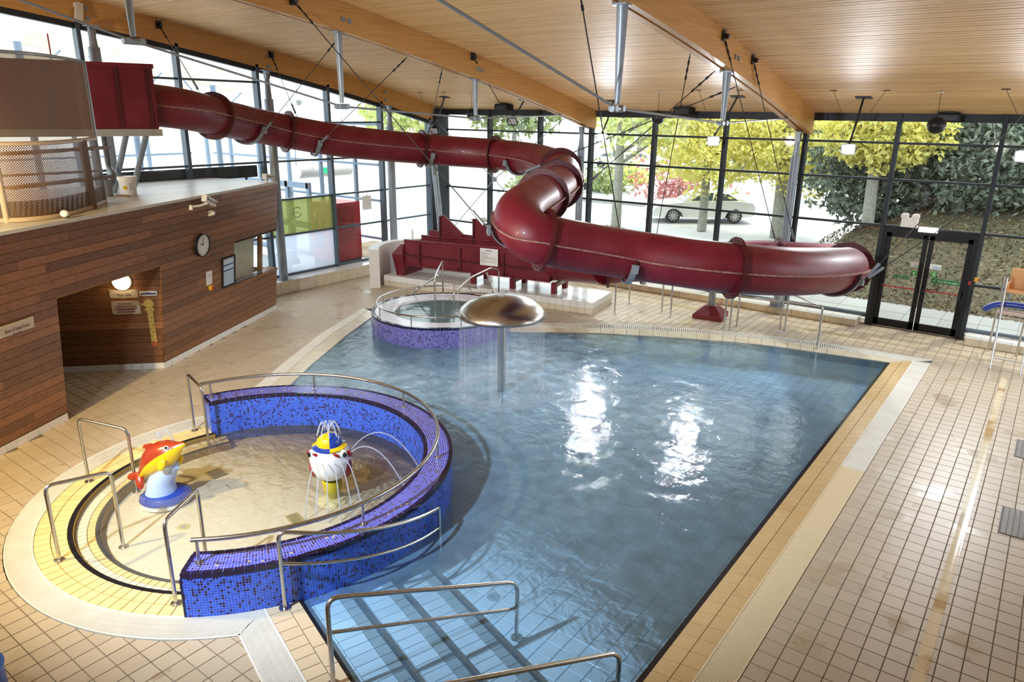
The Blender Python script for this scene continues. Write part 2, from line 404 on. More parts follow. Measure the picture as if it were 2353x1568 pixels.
def fill(loops, z, name, material, flip=False):
    bm = bmesh.new(); ed = []
    for lp in loops:
        vs_ = [bm.verts.new((p[0], p[1], z)) for p in lp]
        ed += [bm.edges.new((vs_[i], vs_[(i+1) % len(vs_)])) for i in range(len(vs_))]
    bmesh.ops.triangle_fill(bm, use_beauty=True, use_dissolve=False, edges=ed)
    bmesh.ops.recalc_face_normals(bm, faces=bm.faces)
    for f in bm.faces:
        if f.normal.z < 0: f.normal_flip()
    me = bpy.data.meshes.new(name); bm.to_mesh(me); bm.free(); return obj(name, me, material)

def vis(p, mg=60):
    x, y, w = proj(p); return w > .5 and -mg < x < 2353+mg and -mg < y < 1568+mg
def tile_field(parent, name, test, z, sx, sy, x0, y0, xr, yr, material, th=.008, gap=.0045, nmax=300, M=None, skip=None):
    """tiles of a grid clipped by test(); the nmax that show largest become single objects, the rest one joined part"""
    cells = []
    i0, i1 = int((xr[0]-x0)/sx)-1, int((xr[1]-x0)/sx)+1; j0, j1 = int((yr[0]-y0)/sy)-1, int((yr[1]-y0)/sy)+1
    for i in range(i0, i1+1):
        for j in range(j0, j1+1):
            xa, ya = x0+i*sx, y0+j*sy
            if not (xr[0] <= xa+sx/2 <= xr[1] and yr[0] <= ya+sy/2 <= yr[1]): continue
            q = [(xa+gap, ya+gap), (xa+sx-gap, ya+gap), (xa+sx-gap, ya+sy-gap), (xa+gap, ya+sy-gap)]
            w = [tuple((M @ Vector((a, b, 0)))[:2]) for a, b in q] if M is not None else q
            cx, cy = sum(a for a, b in w)/4, sum(b for a, b in w)/4
            if not vis((cx, cy, z)) or (skip and skip((cx, cy))): continue
            r = test(w)
            if len(r) >= 3: cells.append((proj((cx, cy, z))[2], r is w or r == w, r, cx, cy))
    cells.sort(key=lambda c: c[0])
    base = MB(); ang = math.atan2(M[1][0], M[0][0]) if M is not None else 0
    base.box((0, 0, -th/2), (sx-2*gap, sy-2*gap, th), ch=.003)
    bme = base.mesh(name); rest = MB(); n = 0
    for d, full, r, cx, cy in cells:
        if full and n < nmax and inframe((cx, cy, z)):
            o = obj(name, bme, material, parent, (cx, cy, z)); o.rotation_euler[2] = ang; n += 1
        elif full:
            cc = MB(); rest.box((0, 0, -th/2), (sx-2*gap, sy-2*gap, th), Matrix.Translation((cx, cy, z)) @ Matrix.Rotation(ang, 4, 'Z'), ch=.003)
        else: rest.poly(r, z-th, z)
    if rest.v: stuff(rest.build(name, material, parent))
def inframe(p):
    x, y, w = proj(p); return 0 < x < 2353 and 0 < y < 1568

# ------------------------------------------------------------ floor
floor = fill([[(-21, -1.5), (4.5, -1.5), (4.5, 19.2), (-21, 19.2)], EX], -.007, 'floor', M_GROUT); struct(floor)
CAB_A = Vector((-12.1, 4.34, 0)); CAB_D = Vector((-.453, .891, 0)).normalized(); CAB_N = Vector((CAB_D.y, -CAB_D.x, 0)); LEAN = .1
def under(p):
    q = Vector((p[0], p[1], 0))-CAB_A; t = q.dot(CAB_D); n = q.dot(CAB_N)
    if n < -.02 and t < 7.0 and not (0 < t < 2.6 and n > -2.2): return True
    return p[1] > 18.75 or p[0] < -16.95
tile_field(floor, 'floor_tile', lambda w: clip_poly(w, EX), 0, .197, .2085, -1.478, 7.181, (-17, 3), (1, 18.9), M_TILE, skip=under)

# floor drain channel on the right
dc = thing('drain_channel', (-.2, 8, 0), 'long cream half-round drainage gully set in the right-hand deck', 'drain channel')
gw = .045
mb = MB()
prof = [(-.055, .004), (-.045, .004), (-.03, .0015), (0, .0005), (.03, .0015), (.045, .004), (.055, .004)]
ysl = [3+i*.2085 for i in range(65)]
for k in range(len(ysl)-1):
    vs_ = []
    for y in (ysl[k]+.003, ysl[k+1]-.003): vs_ += [(-.2+a, y, b) for a, b in prof]
    n = len(prof); mb.add(vs_, [(i, i+1, n+i+1, n+i) for i in range(n-1)])
mb.build('gully_tile', mat('gully_glaze', (.78, .66, .46), .12, col2=(.5, .34, .16), vs_=1.6, coord='World', lohi=(.5, .6)), dc, True)

# ------------------------------------------------------------ pool basin
PB = -.5
basin = fill([POOL], PB-.008, 'pool_basin', M_PGROUT); struct(basin)
tile_field(basin, 'pool_tile', lambda w: clip_poly(w, POOL, False), PB, .197, .2085, -1.478, 7.181, (-14, -2.1), (2.5, 16), M_PTILE, skip=lambda p: p[0]*.314+p[1]*.949 < 3.40)
mb = MB(); mk = MB()
n = len(POOL)
for i in range(n):
    a, b = POOL[i], POOL[(i+1) % n]
    mb.add([(a[0], a[1], PB-.01), (b[0], b[1], PB-.01), (b[0], b[1], -.09), (a[0], a[1], -.09)], [(0, 1, 2, 3)])
mb.build('basin_wall', M_PTILE, basin)
# black edge tiles along right and far edges
def edge_tiles(name, line, w, z0, z1, step, material, parent):
    acc = []
    for i in range(len(line)-1):
        a, b = Vector(line[i]), Vector(line[i+1]); L = (b-a).length; k = max(1, round(L/step))
        for j in range(k): acc.append((a+(b-a)*(j/k), a+(b-a)*((j+1)/k)))
    for a, b in acc:
        t = (b-a).normalized(); nrm = Vector((t.y, -t.x)); g = t*.003
        q = [a+g, b-g, b-g+nrm*w, a+g+nrm*w]
        MB().poly([tuple(p) for p in q], z0, z1).build(name, material, parent)
edge_tiles('edge_tile', [(RX_W, 3.6), (RX_W, FAR_W[0][1]-.03)], -.055, -.1, -.012, .25, M_BLACKT, basin)
edge_tiles('edge_tile', [FAR_W[i] for i in range(len(FAR_W))], -.045, -.16, -.03, .3, mat('navy_edge_tile', (.012, .016, .05), .2), basin)
# coping tiles
def strip_tiles(name, A, B, rows, step, z, material, parent, th=.03):
    """tiles between two polylines with matching vertices"""
    for i in range(len(A)-1):
        a0, a1, b0, b1 = Vector(A[i]), Vector(A[i+1]), Vector(B[i]), Vector(B[i+1]); k = max(1, round((a1-a0).length/step))
        for j in range(k):
            for r in range(rows):
                def q(u, v):
                    p = a0+(a1-a0)*u; s_ = b0+(b1-b0)*u; return p+(s_-p)*v
                du, dv = .0035/max(.05, (a1-a0).length), .0035/max(.05, (b0-a0).length)
                u0, u1, v0, v1 = j/k+du, (j+1)/k-du, r/rows+dv, (r+1)/rows-dv
                MB().poly([tuple(x) for x in (q(u0, v0), q(u1, v0), q(u1, v1), q(u0, v1))], z-th, z).build(name, material, parent)
def bed(A, B, z, name, material, parent):
    mb = MB(); n = len(A)
    mb.add([(p[0], p[1], z) for p in A]+[(p[0], p[1], z) for p in B], [(i, i+1, n+i+1, n+i) for i in range(n-1)]); return mb.build(name, material, parent)
RW = [(RX_W, 3.4), (RX_W, FAR_W[0][1])]; RI = [(RX_I, 3.4), (RX_I, FAR_I[0][1])]; RO = [(RX_O, 3.4), (RX_O, FAR_O[0][1])]
for A, B in ((RW, RI), (FAR_W, FAR_I), (LEFT_W, LEFT_I)): bed(A, B, -.02, 'coping_bed', M_GROUT, basin)
strip_tiles('coping_tile', RW, RI, 2, .2085, 0, M_COPE, basin)
strip_tiles('coping_tile', FAR_W, FAR_I, 1, .3, 0, M_CREAM, basin)
strip_tiles('coping_tile', LEFT_W, LEFT_I, 1, .25, 0, M_CREAM, basin)
# steps into the pool
SE = Vector((.949, -.314, 0)).normalized(); SN = Vector((.314, .949, 0)).normalized()
def sp(c, t): return SN*c + SE*t       # point on line n.p=c at offset t along the steps
SM = Matrix(((SE.x, SN.x, 0, 0), (SE.y, SN.y, 0, 0), (0, 0, 1, 0), (0, 0, 0, 1)))
M_STEPW = mat('step_tile_white', (.72, .74, .76), .25, rnd=.06); M_STEPG = mat('step_tile_grey', (.36, .37, .36), .3, rnd=.08); M_STEPT = mat('step_tile_tan', (.60, .47, .31), .3, rnd=.07)
def tile_run(parent, name, c0, c1, t0, t1, step, z, material, off=0):
    k = int((t1-t0)/step)+1
    for j in range(k):
        a = t0+off+j*step; b = min(a+step, t1+.1)
        MB().box(((a+b)/2, (c0+c1)/2, z-.01), (b-a-.007, c1-c0-.007, .02), SM, ch=.003).build(name, material, parent)
T_L = {0: -6.35, 1: -6.5, 2: -6.6, 3: -6.6}
for i in range(3):
    c0 = 1.87+.53*i; z = -.11-.125*i*.9
    st = thing('pool_step', sp(c0+.26, -4.6)+Vector((0, 0, z)), None, None); st['kind'] = 'structure'
    MB().box((-4.5, c0+.265, (z+PB)/2-.01), (5.2, .53, z-PB-.02), SM).build('step_body', M_PGROUT, st)
    tile_run(st, 'step_tile', c0+.0, c0+.115, -6.9, -2.2, .205, z, M_STEPW, .03*i)
    tile_run(st, 'step_tile', c0+.115, c0+.375, -6.9, -2.2, .135, z, M_STEPW, .05*i)
    tile_run(st, 'step_tile', c0+.375, c0+.5, -6.9, -2.2, .135, z, M_STEPG, .02*i)
    MB().box((-4.5, c0+.516, z-.012), (5.2, .036, .03), SM).build('nosing', M_BLACKT, st)
ns = thing('pool_step', sp(1.7, -4.6), None, None); ns['kind'] = 'structure'
MB().box((-4.5, 1.69, -.26), (5.0, .35, .5), SM).build('step_body', M_GROUT, ns)
tile_run(ns, 'step_tile', 1.52, 1.72, -6.6, -2.2, .15, 0, M_STEPT)
tile_run(ns, 'step_tile', 1.72, 1.845, -6.6, -2.2, .3, 0, M_STEPT, .08)
MB().box((-4.5, 1.858, -.012), (5.0, .026, .03), SM).build('nosing', M_BLACKT, ns)

# ------------------------------------------------------------ overflow gratings (white slatted)
def grating(label, A, B, pitch, bar, rows, z=.004, material=M_GRATE, wavy=0.0):
    a0 = Vector((A[0][0], A[0][1], 0)); g = thing('overflow_grating', a0, label, 'grating')
    mb = MB(); fr = MB()
    bed(A, B, -.03, 'channel_bed', M_VOID, g)
    for i in range(len(A)-1):
        p0, p1, q0, q1 = Vector(A[i]), Vector(A[i+1]), Vector(B[i]), Vector(B[i+1]); L = max((p1-p0).length, (q1-q0).length); k = max(1, round(L/pitch))
        for j in range(k):
            for r in range(rows):
                wv = wavy*(1 if r % 2 else -1)/L
                u0 = (j+.5-bar/2)/k; u1 = (j+.5+bar/2)/k; v0, v1 = .05+.9*r/rows, .05+.9*(r+1)/rows
                def q(u, v):
                    a = p0+(p1-p0)*u; b = q0+(q1-q0)*u; return a+(b-a)*v
                mb.poly([tuple(x) for x in (q(u0-wv, v0), q(u1-wv, v0), q(u1+wv, v1), q(u0+wv, v1))], z-.02, z)
        for v0, v1 in ((0, .05), (.95, 1)):
            def q(u, v):
                a = p0+(p1-p0)*u; b = q0+(q1-q0)*u; return a+(b-a)*v
            fr.poly([tuple(x) for x in (q(0, v0), q(1, v0), q(1, v1), q(0, v1))], z-.022, z+.003)
    stuff(mb.build('slats', material, g)); fr.build('grating_edge', material, g); return g
M_GRATE2 = mat('aged_cream_grating', (.74, .60, .38), .45)
gsp = 10.4
grating('white grating strip beside the far half of the straight pool edge', [(RX_I, gsp), (RX_I, FAR_I[0][1])], [(RX_O, gsp), (RX_O, FAR_O[0][1]-.25)], .022, .6, 1)
grating('yellowed cream grating strip beside the near half of the straight pool edge', [(RX_I, 3.4), (RX_I, gsp)], [(RX_O, 3.4), (RX_O, gsp)], .022, .6, 1, material=M_GRATE2)
grating('white slotted grating along the far pool edge below the slide', FAR_I, FAR_O, .045, .62, 1, .003)
grating('curved white grating along the left pool edge by the hot tub', LEFT_I, LEFT_O, .03, .68, 2, .003)
grating('curved white wavy grating around the toddler pool', circ(TC, 2.53, 130, 326.5, 64), circ(RC, 2.93, 130, 319.6, 64), .02, .68, 8, .004, wavy=.004)
a, b = sp(1.19, -6.25), sp(1.51, -6.22)
grating('white wavy grating strip running along the pool steps', [tuple(sp(1.52, pz(611, 1401).dot(SE)-.02)[:2]), tuple(sp(1.52, -2.4)[:2])], [tuple(sp(1.19, pz(553, 1461).dot(SE)-.02)[:2]), tuple(sp(1.19, -2.4)[:2])], .018, .68, 8, .004, wavy=.004)

# ------------------------------------------------------------ water
def water_mat(name, tint, bs_, bstr, mask=None, mix=0.0, milk=(.6, .75, .9)):
    M = bpy.data.materials.new(name); M.use_nodes = True; nt = M.node_tree; L = nt.links; nt.nodes.clear()
    o = nd(nt, 'ShaderNodeOutputMaterial'); t = nd(nt, 'ShaderNodeBsdfTransparent'); t.inputs[0].default_value = c4(tint)
    g = nd(nt, 'ShaderNodeBsdfGlossy'); g.inputs['Roughness'].default_value = .04
    ge = nd(nt, 'ShaderNodeNewGeometry'); mp = nd(nt, 'ShaderNodeMapping'); mp.inputs['Scale'].default_value = (1, 1, 1); L.new(ge.outputs['Position'], mp.inputs[0])
    n1 = nd(nt, 'ShaderNodeTexNoise'); n1.inputs['Scale'].default_value = bs_; n1.inputs['Detail'].default_value = 5; n1.inputs['Roughness'].default_value = .6; n1.inputs['Distortion'].default_value = .6; L.new(mp.outputs[0], n1.inputs['Vector'])
    bp = nd(nt, 'ShaderNodeBump'); bp.inputs['Distance'].default_value = .05; L.new(n1.outputs[0], bp.inputs['Height'])
    if mask:
        ds = nd(nt, 'ShaderNodeVectorMath', operation='DISTANCE'); ds.inputs[1].default_value = mask[0]; L.new(ge.outputs['Position'], ds.inputs[0])
        mr = nd(nt, 'ShaderNodeMapRange'); mr.inputs[1].default_value = 0; mr.inputs[2].default_value = mask[1]; mr.inputs[3].default_value = bstr; mr.inputs[4].default_value = mask[2]; L.new(ds.outputs['Value'], mr.inputs[0]); L.new(mr.outputs[0], bp.inputs['Strength'])
    else: bp.inputs['Strength'].default_value = bstr
    L.new(bp.outputs[0], g.inputs['Normal'])
    fr = nd(nt, 'ShaderNodeFresnel'); fr.inputs[0].default_value = 1.33; L.new(bp.outputs[0], fr.inputs['Normal'])
    mx = nd(nt, 'ShaderNodeMixShader'); L.new(fr.outputs[0], mx.inputs[0]); L.new(g.outputs[0], mx.inputs[2])
    if mix:
        d = nd(nt, 'ShaderNodeBsdfDiffuse'); d.inputs[0].default_value = c4(milk); m2 = nd(nt, 'ShaderNodeMixShader'); m2.inputs[0].default_value = mix
        if mask:
            mm = nd(nt, 'ShaderNodeMapRange'); mm.inputs[1].default_value = 1.0; mm.inputs[2].default_value = mask[1]*.9; mm.inputs[3].default_value = mix*4.2; mm.inputs[4].default_value = mix; L.new(ds.outputs['Value'], mm.inputs[0])
            ml = nd(nt, 'ShaderNodeMath', operation='MULTIPLY'); mo = nd(nt, 'ShaderNodeMapRange'); mo.inputs[1].default_value = .3; mo.inputs[2].default_value = .7; mo.inputs[3].default_value = .75; mo.inputs[4].default_value = 1.25; L.new(n1.outputs[0], mo.inputs[0]); L.new(mm.outputs[0], ml.inputs[0]); L.new(mo.outputs[0], ml.inputs[1]); L.new(ml.outputs[0], m2.inputs[0])
        L.new(t.outputs[0], m2.inputs[1]); L.new(d.outputs[0], m2.inputs[2]); L.new(m2.outputs[0], mx.inputs[1])
    else: L.new(t.outputs[0], mx.inputs[1])
    L.new(mx.outputs[0], o.inputs[0]); MATS[name] = M; return M
MUSH = Vector((-7.30, 9.5, 0))
M_WATER = water_mat('pool_water', (.72, .89, 1.0), 3.2, .6, ((-7.4, 10.2, 0), 8.5, .05), .10, (.40, .70, 1.0))
water = fill([POOL], -.015, 'pool_water', M_WATER)
tag(water, 'clear blue rippled water filling the main swimming pool', 'water', kind='stuff')

# ------------------------------------------------------------ ceiling boards and beams
ceilb = MB(); ys = [-1.5+i*.5 for i in range(42)]; ys[-1] = 18.95
nv = len(ys); ceilb.add([(x, y, ceil_z(y)+.03) for x in (-17.4, 4.5) for y in ys], [(i, i+1, nv+i+1, nv+i) for i in range(nv-1)])
ceiling = ceilb.build('ceiling', mat('roof_deck', (.14, .07, .025), .8)); struct(ceiling)
PW = .118; y = 18.93; k = 0
while y > -1.2:
    y0 = y-PW; ym = (y+y0)/2; sl = math.atan2(ceil_z(y)-ceil_z(y0), PW)
    cuts = [-17.2]
    if y > 6.6: cuts.append(random.uniform(-14, 1))
    cuts.append(4.4)
    for a, b in zip(cuts[:-1], cuts[1:]):
        M4 = Matrix.Translation(((a+b)/2, ym, ceil_z(ym))) @ Matrix.Rotation(sl, 4, 'X')
        MB().box((0, 0, random.uniform(-.002, .002)), (b-a-.004, PW-.014, .025), M4).build('ceiling_board', M_CEIL, ceiling)
    y = y0
def beam(xc, wt, gap, label, y0=-1.0, y1=18.8, nodes=(), bolts=(), depth=.5):
    r = thing('roof_beam', (xc, y1, ceil_z(y1)-depth), label, 'roof beam', 'curved timber roof beams')
    yy = [y0+(y1-y0)*i/24 for i in range(25)]
    for s in ((-1, 1) if gap else (0,)):
        xm = xc+s*(gap/2+wt/2); mb = MB()
        vs_ = []
        for Y in yy:
            zt = ceil_z(Y)-.013
            vs_ += [(xm-wt/2, Y, zt), (xm+wt/2, Y, zt), (xm+wt/2, Y, zt-depth), (xm-wt/2, Y, zt-depth)]
        fs = []
        for i in range(24):
            for k in range(4): fs.append((i*4+k, i*4+(k+1) % 4, i*4+4+(k+1) % 4, i*4+4+k))
        fs += [(0, 1, 2, 3), (96, 97, 98, 99)]
        mb.add(vs_, fs); mb.build('timber', M_GLUE, r)
    xf = xc+(gap/2+wt if gap else wt/2)
    for by, bz in bolts:
        MB().cyl((xf-.01, by, bz), (xf+.018, by, bz), .045, n=14).build('bolt', M_GALV, r)
    pts = []
    for (ny, nz, w0) in nodes:
        zb = ceil_z(ny)-depth
        mb = MB(); mb.cyl((xc, ny, zb+.1), (xc, ny, nz+.06), w0, .04, 14); o = mb.build('strut', M_GALV, r, True)
        MB().box((xc, ny, zb-.01), (.22, .2, .03)).build('strut_plate', M_GALV, r)
        MB().cyl((xc, ny-.16, nz), (xc, ny+.16, nz), .05, n=10).build('rod_clamp', M_GALV, r)
        for s in (-1, 1): MB().cyl((xc-.06, ny+s*.1, nz), (xc+.06, ny+s*.1, nz), .045, n=10).build('clamp_pin', M_GALV, r)
        pts.append((xc, ny, nz))
    if pts:
        allp = [(xc, y0+.5, ceil_z(y0+.5)-.25)]+pts+[(xc, 17.75, ceil_z(17.75)-depth+.12)]
        for a, b in zip(allp[:-1], allp[1:]): MB().cyl(a, b, .019, n=8).build('tie_rod', M_GALV, r)
    return r
beam(-16.98, .2, 0, 'curved timber roof beam running above the left glazed wall', bolts=[(7.8, 6.55), (7.8, 6.75), (12.1, 5.85), (12.1, 6.1), (16.15, 5.1), (16.15, 5.35)])
NB = [(5.78, 5.72, .075), (9.6, 4.87, .075), (13.55, 4.66, .07)]
beam(-11.2, .12, .06, 'middle curved twin timber roof beam over the slide', nodes=NB, bolts=[(9.6, 6.38), (9.75, 6.36), (13.45, 5.72), (13.6, 5.7)])
_q = pX(1010, 0, -5.2); _a = Vector((-5.2, 9.4, 4.87)); _q = _a+(_q-_a)*1.35; B3N = (_q.y, _q.z, .08)
beam(-5.2, .12, .06, 'nearest curved twin timber roof beam at the upper right', nodes=[B3N, (9.4, 4.87, .085), (13.37, 4.66, .08)], bolts=[(13.3, 5.78), (13.45, 5.76)])

# ------------------------------------------------------------ glazed walls
YW = 18.85; XW = -17.0
far_m = [-16.85, -14.95, -13.0, -11.2, -9.2, -7.2, -5.2, -3.2, -1.2, .8]
far_t = [.17, 1.24, 2.38, 3.43, 4.24]
wi = 1
FT = ceil_z(YW)
for a, b in zip(far_m[:-1], far_m[1:]):
    w = thing('window_%d' % wi, ((a+b)/2, YW, .17), None, None); struct(w); wi += 1
    door = abs(a+3.2) < .01
    zt = far_t[2:] if door else far_t
    for z in zt:
        if z > .2: MB().box(((a+b)/2, YW, z), (b-a-.07, .10, .05)).build('transom', M_FRAME, w)
    MB().box((a, YW-.03, (FT+.0)/2), (.085, .2, FT)).build('mullion', M_FRAME, w)
    if not door: MB().box(((a+b)/2, YW, .2), (b-a-.07, .12, .09)).build('bottom_rail', M_LFRAME, w)
    MB().box(((a+b)/2, YW-.01, FT-.07), (b-a, .16, .2)).build('head', M_FRAME, w)
    hs = zt+[FT-.1]
    for z0, z1 in zip(hs[:-1], hs[1:]): MB().box(((a+b)/2, YW, (z0+z1)/2), (b-a-.08, .012, z1-z0-.04)).build('pane', M_GLASS, w)
left_m = [1.3, 3.4, 5.5, 7.58, 9.68, 11.77, 14.0, 16.0, 18.1]
left_t = [.36, 1.48, 2.45, 3.47, 4.47, 5.46]
for a, b in zip(left_m[:-1], left_m[1:]):
    w = thing('window_%d' % wi, (XW, (a+b)/2, .36), None, None); struct(w); wi += 1
    ta, tb = ceil_z(a)-.5, ceil_z(b)-.5
    MB().box((XW+.02, b, (tb+.1)/2), (.2, .085, tb)).build('mullion', M_LFRAME, w)
    MB().add([(XW-.06, a, ta+.02), (XW+.08, a, ta+.02), (XW+.08, a, ta-.12), (XW-.06, a, ta-.12), (XW-.06, b, tb+.02), (XW+.08, b, tb+.02), (XW+.08, b, tb-.12), (XW-.06, b, tb-.12)], [(0, 1, 5, 4), (1, 2, 6, 5), (2, 3, 7, 6), (3, 0, 4, 7), (0, 3, 2, 1), (4, 5, 6, 7)]).build('head', M_FRAME, w)
    zs = [z for z in left_t if z < tb-.15]
    for z in zs: MB().box((XW, (a+b)/2, z), (.1, b-a-.07, .05 if z > .5 else .09)).build('transom', M_LFRAME, w)
    for z0, z1 in zip(zs, zs[1:]+[None]):
        ya, yb = a+.04, b-.04
        if z1: q = [(ya, z0+.02), (yb, z0+.02), (yb, z1-.02), (ya, z1-.02)]
        else: q = [(ya, z0+.02), (yb, z0+.02), (yb, tb-.1), (ya, ta-.1)]
        vs_ = [(XW-.006, p, z) for p, z in q]+[(XW+.006, p, z) for p, z in q]
        gm = M_GLASS
        if abs(a-11.77) < .01 and z0 < .5: gm = glass_mat('frosted_glass', (.95, .97, 1), .55, (.86, .93, 1))
        if abs(a-11.77) < .01 and 1 < z0 < 2: gm = glass_mat('green_printed_glass', (.70, .74, .50), .5, (.38, .42, .17))
        MB().add(vs_, [(0, 1, 2, 3), (7, 6, 5, 4), (0, 4, 5, 1), (1, 5, 6, 2), (2, 6, 7, 3), (3, 7, 4, 0)]).build('pane', gm, w)
MB().box((XW+.05, 18.5, 2.45), (.3, .5, 4.9)).build('corner', M_FRAME, w)
# tiled sills
def sill(name, x0, x1, y0, y1, h, along):
    s_ = thing(name, ((x0+x1)/2, (y0+y1)/2, 0), None, None); struct(s_)
    MB().box(((x0+x1)/2, (y0+y1)/2, h/2-.006), (x1-x0-.01, y1-y0-.01, h-.012)).build('sill_core', mat('sill_grout', (.5, .42, .33), .8), s_)
    if along == 'x':
        k = max(1, round((x1-x0)/.3)); st_ = (x1-x0)/k
        for i in range(k):
            xc = x0+(i+.5)*st_
            MB().box((xc, y0, h/2), (st_-.008, .016, h-.02)).build('sill_tile', M_CREAM, s_)
            MB().box((xc, (y0+y1)/2, h-.004), (st_-.006, y1-y0+.01, .016)).build('sill_tile', M_WTILE, s_)
    else:
        k = max(1, round((y1-y0)/.3)); st_ = (y1-y0)/k
        for i in range(k):
            yc = y0+(i+.5)*st_
            MB().box((x1, yc, h/2), (.016, st_-.008, h-.02)).build('sill_tile', M_CREAM, s_)
            MB().box(((x0+x1)/2, yc, h-.004), (x1-x0+.01, st_-.006, .016)).build('sill_tile', M_WTILE, s_)
sill('trim_1', -16.9, -3.35, 18.28, 18.8, .17, 'x'); sill('trim_2', -1.1, 1.5, 18.28, 18.8, .17, 'x')
sill('trim_3', -16.95, -16.45, 10.4, 17.9, .34, 'y')
# ------------------------------------------------------------ timber-clad cabin on the left
def cw(t, z, n=0.0): return CAB_A + CAB_D*t + CAB_N*(LEAN*z+n) + Vector((0, 0, z))
def cp(px, py):
    r = ray(px, py); c = CAM-CAB_A; k = -(c.dot(CAB_N)-LEAN*c.z)/(r.dot(CAB_N)-LEAN*r.z); q = CAM+r*k
    return (q-CAB_A).dot(CAB_D), q.z
CUP = (CAB_N*LEAN+Vector((0, 0, 1))).normalized()
def cmat(t, z, n=0.0): return frame(cw(t, z, n), CAB_D, CUP)      # x along wall, y up the wall, z towards the pool
CH = 3.17; DW, DH = 2.51, 2.03
wt0 = cp(538, 563)[0]; wz1 = cp(538, 563)[1]; wz0 = cp(538, 655)[1]; CEND = 7.02
cab = thing('wall_cabin', CAB_A, None, None); struct(cab)
RH = .1365; z = .13; row = 0
while z < CH-.02:
    z1 = min(z+RH, CH); zm = (z+z1)/2
    spans = [(-2.2, CEND)]
    def cut(sp_, a, b):
        o = []
        for u, v in sp_:
            if b <= u or a >= v: o.append((u, v))
            else:
                if u < a: o.append((u, a))
                if v > b: o.append((b, v))
        return o
    if zm < DH: spans = cut(spans, 0, DW)
    if wz0-.03 < zm < wz1: spans = cut(spans, wt0, 9)
    for u, v in spans:
        x = u; first = True
        while x < v-.02:
            L_ = random.uniform(.5, 2.6) if first else random.uniform(1.5, 3.2); first = False
            e = min(x+L_, v)
            if v-e < .25: e = v
            MB().box((0, 0, -.011), (e-x-.003, z1-z-.006, .022), cmat((x+e)/2, zm)).build('board', M_CLAD, cab)
            x = e
    z = z1; row += 1
# backing, jambs, recess
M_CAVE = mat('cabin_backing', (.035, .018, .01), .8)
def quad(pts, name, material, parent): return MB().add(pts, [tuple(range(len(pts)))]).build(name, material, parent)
for (t0, t1, z0, z1) in ((-2.2, 0, 0, CH), (0, DW, DH, CH), (DW, wt0, 0, CH), (wt0, CEND, 0, wz0-.02), (wt0, CEND, wz1+.02, CH)):
    quad([cw(t0, z0, -.024), cw(t1, z0, -.024), cw(t1, z1, -.024), cw(t0, z1, -.024)], 'backing', M_CAVE, cab)
Bq = CAB_A+CAB_D*DW; RE = Vector((-.687, -.727, 0)); RN = Vector((.727, -.687, 0)); RLEN = 2.6
MB().box((0, 0, 0), (DW, .12, .03), frame(cw(DW/2, DH, -.07), CAB_D, CAB_N)).build('lintel', mat('lintel_timber', (.30, .15, .04), .4), cab)
z = .13
while z < DH:
    z1 = min(z+RH, DH)
    ext_ = LEAN*(z+z1)/2/.94-.02; MB().box(((RLEN-ext_)/2, (z+z1)/2, -.011), (RLEN+ext_-.01, z1-z-.006, .022), frame(Bq, RE, (0, 0, 1))).build('board', M_CLAD, cab)
    z = z1
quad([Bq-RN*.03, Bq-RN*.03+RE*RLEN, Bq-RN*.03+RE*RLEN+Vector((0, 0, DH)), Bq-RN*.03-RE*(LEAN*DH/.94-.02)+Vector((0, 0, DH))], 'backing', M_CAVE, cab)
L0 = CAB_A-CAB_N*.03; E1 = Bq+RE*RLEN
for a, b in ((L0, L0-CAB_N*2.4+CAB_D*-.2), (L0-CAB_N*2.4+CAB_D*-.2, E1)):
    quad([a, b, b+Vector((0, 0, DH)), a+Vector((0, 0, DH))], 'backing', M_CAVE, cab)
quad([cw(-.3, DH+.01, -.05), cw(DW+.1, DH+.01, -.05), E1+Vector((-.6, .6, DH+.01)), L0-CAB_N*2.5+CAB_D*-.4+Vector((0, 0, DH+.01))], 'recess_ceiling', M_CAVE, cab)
# skirting tiles
for (o, d, L_) in ((cw(-2.2, 0, .004), CAB_D, 2.2), (cw(DW, 0, .004), CAB_D, CEND-DW), (Bq+RN*.004, RE, RLEN)):
    k = max(1, round(L_/.2))
    for i in range(k):
        MB().box(((i+.5)*L_/k, .06, .004), (L_/k-.006, .118, .012), frame(o, d, (0, 0, 1))).build('skirting_tile', M_WTILE, cab)
# roof and end wall
rf = [cw(-2.2, CH, .0), cw(CEND, CH, .0), Vector((-16.93, 10.2, CH)), Vector((-16.93, 2, CH)), cw(-2.2, CH, 0)+Vector((-2, -1, 0))]
MB().poly([(p.x, p.y) for p in rf[:4]]+[(-14, 1.2)], CH-.05, CH).build('roof_slab', mat('pale_roof_board', (.62, .60, .57), .35, col2=(.5, .47, .45), vs_=1.2, coord='World', stretch=(2, .6, 1)), cab)
for z0, z1 in ((0, wz0-.02), (wz1, CH)):
    a, b = cw(CEND, z0, -.01), cw(CEND, z1, -.01); e = -CAB_N*1.5
    quad([a, a+e, b+e, b], 'end_wall', M_CLAD, cab)
